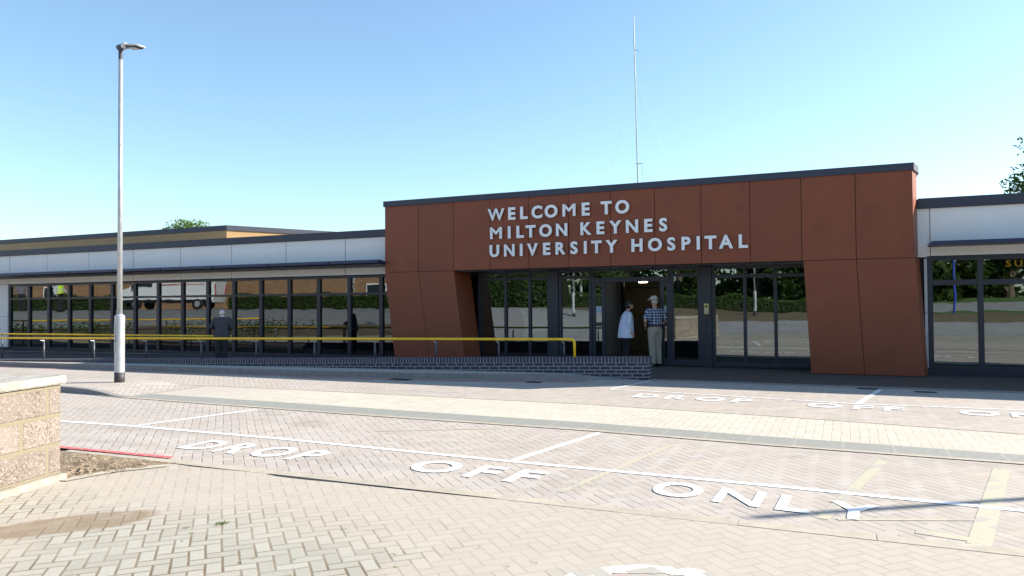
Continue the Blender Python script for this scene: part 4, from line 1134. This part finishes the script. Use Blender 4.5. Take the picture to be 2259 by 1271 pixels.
# ------------------------------------------------------------ mirrored buildings, van, sign, post
def brick_house():
    A = Vector((-78, -16, 0)); d = Vector((1, -.32, 0)).normalized(); L = 52; ang = math.atan2(d.y, d.x)
    root = empty('brick_building', (A.x, A.y, 1.0), ang, 'long orange brown brick building mirrored in the wing glazing', 'building')
    mb = brickmat('orange_brick', (.30, .15, .07), (.40, .22, .11), (.30, .25, .18), .45, .15, .02, bump=.5, rough=.85)
    o = new('wall', B((0, L, -7, 0, -1, 4.6)), mb, root); uvset(o, lambda c, n: (c.x+c.y, c.z))
    bm = bmesh.new(); hexa(bm, [(-.4, -7.4, 4.6), (L+.4, -7.4, 4.6), (L+.4, .5, 4.6), (-.4, .5, 4.6)], [(-.4, -3.6, 7), (L+.4, -3.6, 7), (L+.4, -3.4, 7), (-.4, -3.4, 7)])
    new('roof', bm, plain('roof_tile_brown', (.12, .07, .05), .8, 0, .2, 3), root)
    for k in range(4):
        x = 5 + k*13.7
        f = new('window', B((x, x+.1, .0, .06, .9, 2.3), (x+1.5, x+1.6, .0, .06, .9, 2.3), (x+.1, x+1.5, .0, .06, .9, 1.0), (x+.1, x+1.5, .0, .06, 2.2, 2.3)), M_white, root)
        new('pane', B((x+.1, x+1.5, .01, .03, 1.0, 2.2)), plain('dark_window', (.03, .04, .05), .1), f)
brick_house()
def van():
    vx, vy = -39.3, -16.2; z = terr(vx, vy)
    d = Vector((-42.3, -15.16, 0))-Vector((-36.28, -17.82, 0)); ang = math.atan2(d.y, d.x)
    root = empty('parked_van', (vx, vy, z), ang, 'white panel van mirrored in the wing glazing behind the lamp post', 'van')
    mw = plain('van_white', (.75, .76, .78), .3, 0, .02)
    prof = [(-3.0, .45), (-3.05, 1.0), (-2.98, 2.35), (-2.8, 2.5), (1.35, 2.5), (1.75, 2.35), (2.25, 1.5), (2.9, 1.2), (3.0, .9), (3.02, .45)]
    bm = bmesh.new(); n = len(prof)
    rings = [[bm.verts.new((x, y*(1 if zz < 1.4 else .93), zz)) for x, zz in prof] for y in (-1., -.98, .98, 1.)]
    for a, b in zip(rings, rings[1:]):
        for i in range(n): j = (i+1)%n; bm.faces.new((a[i], a[j], b[j], b[i]))
    bm.faces.new(rings[0][::-1]); bm.faces.new(rings[-1]); bmesh.ops.recalc_face_normals(bm, faces=bm.faces[:])
    bmesh.ops.bevel(bm, geom=[e for e in bm.edges if abs(e.verts[0].co.y-e.verts[1].co.y) < .05], offset=.05, segments=2, affect='EDGES')
    new('body', bm, mw, root)
    mg = plain('van_glass', (.02, .03, .035), .08)
    for s in (-1, 1):
        bm = bmesh.new(); ys = s*.985
        hexa(bm, [(.95, ys, 1.45), (2.05, ys, 1.45), (2.05, ys-s*.05, 1.45), (.95, ys-s*.05, 1.45)], [(.95, ys*.96, 2.15), (1.72, ys*.96, 2.15), (1.72, ys*.96-s*.05, 2.15), (.95, ys*.96-s*.05, 2.15)])
        new('side_window', bm, mg, root)
        new('mirror', B((1.95, 2.1, s*1.0, s*1.2, 1.3, 1.6) if s > 0 else (1.95, 2.1, -1.2, -1.0, 1.3, 1.6), bev=.02), M_blk, root)
        new('sill_trim', B((-2.9, 2.9, min(s*1.0, s*1.015), max(s*1.0, s*1.015), .42, .62)), M_blk, root)
        new('headlight', B((2.75, 2.99, s*.7-.14, s*.7+.14, .85, 1.08), bev=.03), plain('lens_pale', (.6, .6, .58), .3), root)
        new('tail_light', B((-3.07, -3.0, s*.88-.07, s*.88+.07, .9, 1.6)), plain('tail_red', (.5, .03, .03), .3), root)
        new('side_stripe', B((-2.4, .4, min(s*.972, s*.978), max(s*.972, s*.978), 1.55, 1.60)), plain('stripe_red', (.45, .12, .08)), root)
    bm = bmesh.new(); hexa(bm, [(2.26, -.85, 1.5), (2.26, .85, 1.5), (2.3, .85, 1.5), (2.3, -.85, 1.5)], [(1.80, -.8, 2.3), (1.80, .8, 2.3), (1.86, .8, 2.3), (1.86, -.8, 2.3)])
    bmesh.ops.recalc_face_normals(bm, faces=bm.faces[:]); new('windscreen', bm, mg, root)
    for x in (-1.95, 1.95):
        for s in (-1, 1):
            bm = bmesh.new(); tube(bm, [(x, s*.80, .34), (x, s*.82, .34), (x, s*1.0, .34), (x, s*1.02, .34)], [.30, .34, .34, .30], 24)
            wl = new('wheel', bm, M_blk, root); bm = bmesh.new(); tube(bm, [(x, s*1.0, .34), (x, s*1.03, .34), (x, s*1.035, .34)], [.20, .19, .05], 20); new('rim', bm, M_steel, wl)
van()
def board(x, y, label, w_, h, zb, c, rz):
    root = empty('notice_board', (x, y, terr(x, y)), rz, label, 'notice board')
    new('panel', B((-w_/2, w_/2, -.03, .0, zb, zb+h), bev=.01), c, root)
    for s in (-1, 1): new('post', B((s*w_*.35-.03, s*w_*.35+.03, -.08, -.03, 0, zb+h)), M_steel, root)
board(-31.5, -24.5, 'white notice board on two posts mirrored above the hedge in the wing glazing', 1.2, 1.0, 1.7, plain('board_white', (.78, .8, .85), .5), R(180+25))
board(-26.6, -26.5, 'red topped sign on posts mirrored near the right end of the wing glazing', .9, .5, 2.6, plain('board_red', (.6, .12, .08), .5), R(180+25))
def blue_post():
    x, y = 5.6, -27.6; root = empty('blue_post', (x, y, terr(x, y)), 0, 'blue pole with white arm mirrored in the right hand wing glazing', 'post')
    bm = bmesh.new(); tube(bm, [(0, 0, -.1), (0, 0, 2.9)], .06, 10); new('pole', bm, plain('post_blue', (.03, .07, .42), .4), root)
    bm = bmesh.new(); tube(bm, [(0, 0, 2.9), (.6, 0, 2.95), (.75, 0, 3.4)], .035, 8); new('arm', bm, M_lett, root)
blue_post()

def woodland():
    bm = bmesh.new(); o = Vector((-30, -62, 2))
    for _ in range(15000):
        x = rnd.uniform(-75, 45); y = -62 + rnd.uniform(-3, 3); h = 8.5 + 1.6*math.sin(x*.31) + 1.1*math.sin(x*.83+1)
        leaf(bm, Vector((x, y, terr(x, y) + h*rnd.random()**.8)) - o, rnd.uniform(.35, .65))
    w_ = new('woodland', bm, leafmat('leaf_wood', (.02, .045, .012), (.06, .10, .028))); w_.location = o
    tag(w_, 'distant mass of trees mirrored as a dark green backdrop in the glazing', 'woodland', kind='stuff')
woodland()
def bank_rail():
    d = Vector((-.853, .521)); n = Vector((-.521, -.853)); P = lambda t, q: Vector((0, -17.7)) + d*t + n*q
    root = empty('handrail', (*P(16, 4), 0), 0, 'yellow topped railing mirrored along the planted bank in the wing glazing', 'handrail')
    o = Vector((*P(16, 4), 0))
    for nm, dz, rr, mm in (('top_rail', .98, .03, M_yel), ('lower_bar', .55, .018, M_blk), ('lower_bar', .25, .014, M_blk)):
        bm = bmesh.new(); tube(bm, [Vector((*P(t, 4.1), terr(*P(t, 4.1))+dz))-o for t in range(26, 52, 2)], rr, 8); new(nm, bm, mm, root, smooth=True)
    for t in range(26, 51, 2):
        p = P(t, 4.1); z = terr(*p); bm = bmesh.new(); tube(bm, [Vector((*p, z-.05))-o, Vector((*p, z+.95))-o], .022, 8); new('post', bm, M_blk, root, smooth=True)
    bm = bmesh.new()
    for _ in range(5200):
        t = rnd.uniform(24, 52)
        k = math.sin(t*1.7)+math.sin(t*.73+1)
        if k < rnd.uniform(-1.2, 1.2): continue
        p = P(t, rnd.uniform(5.6, 8.2)); leaf(bm, Vector((*p, terr(*p)+rnd.uniform(0, .38))), rnd.uniform(.05, .11))
    tag(new('bank_plants', bm, leafmat('hedge_leaf', (.02, .055, .012), (.10, .17, .035))), 'low green ground cover on the brown soil bank mirrored in the wing glazing', 'ground cover', kind='stuff')
bank_rail()
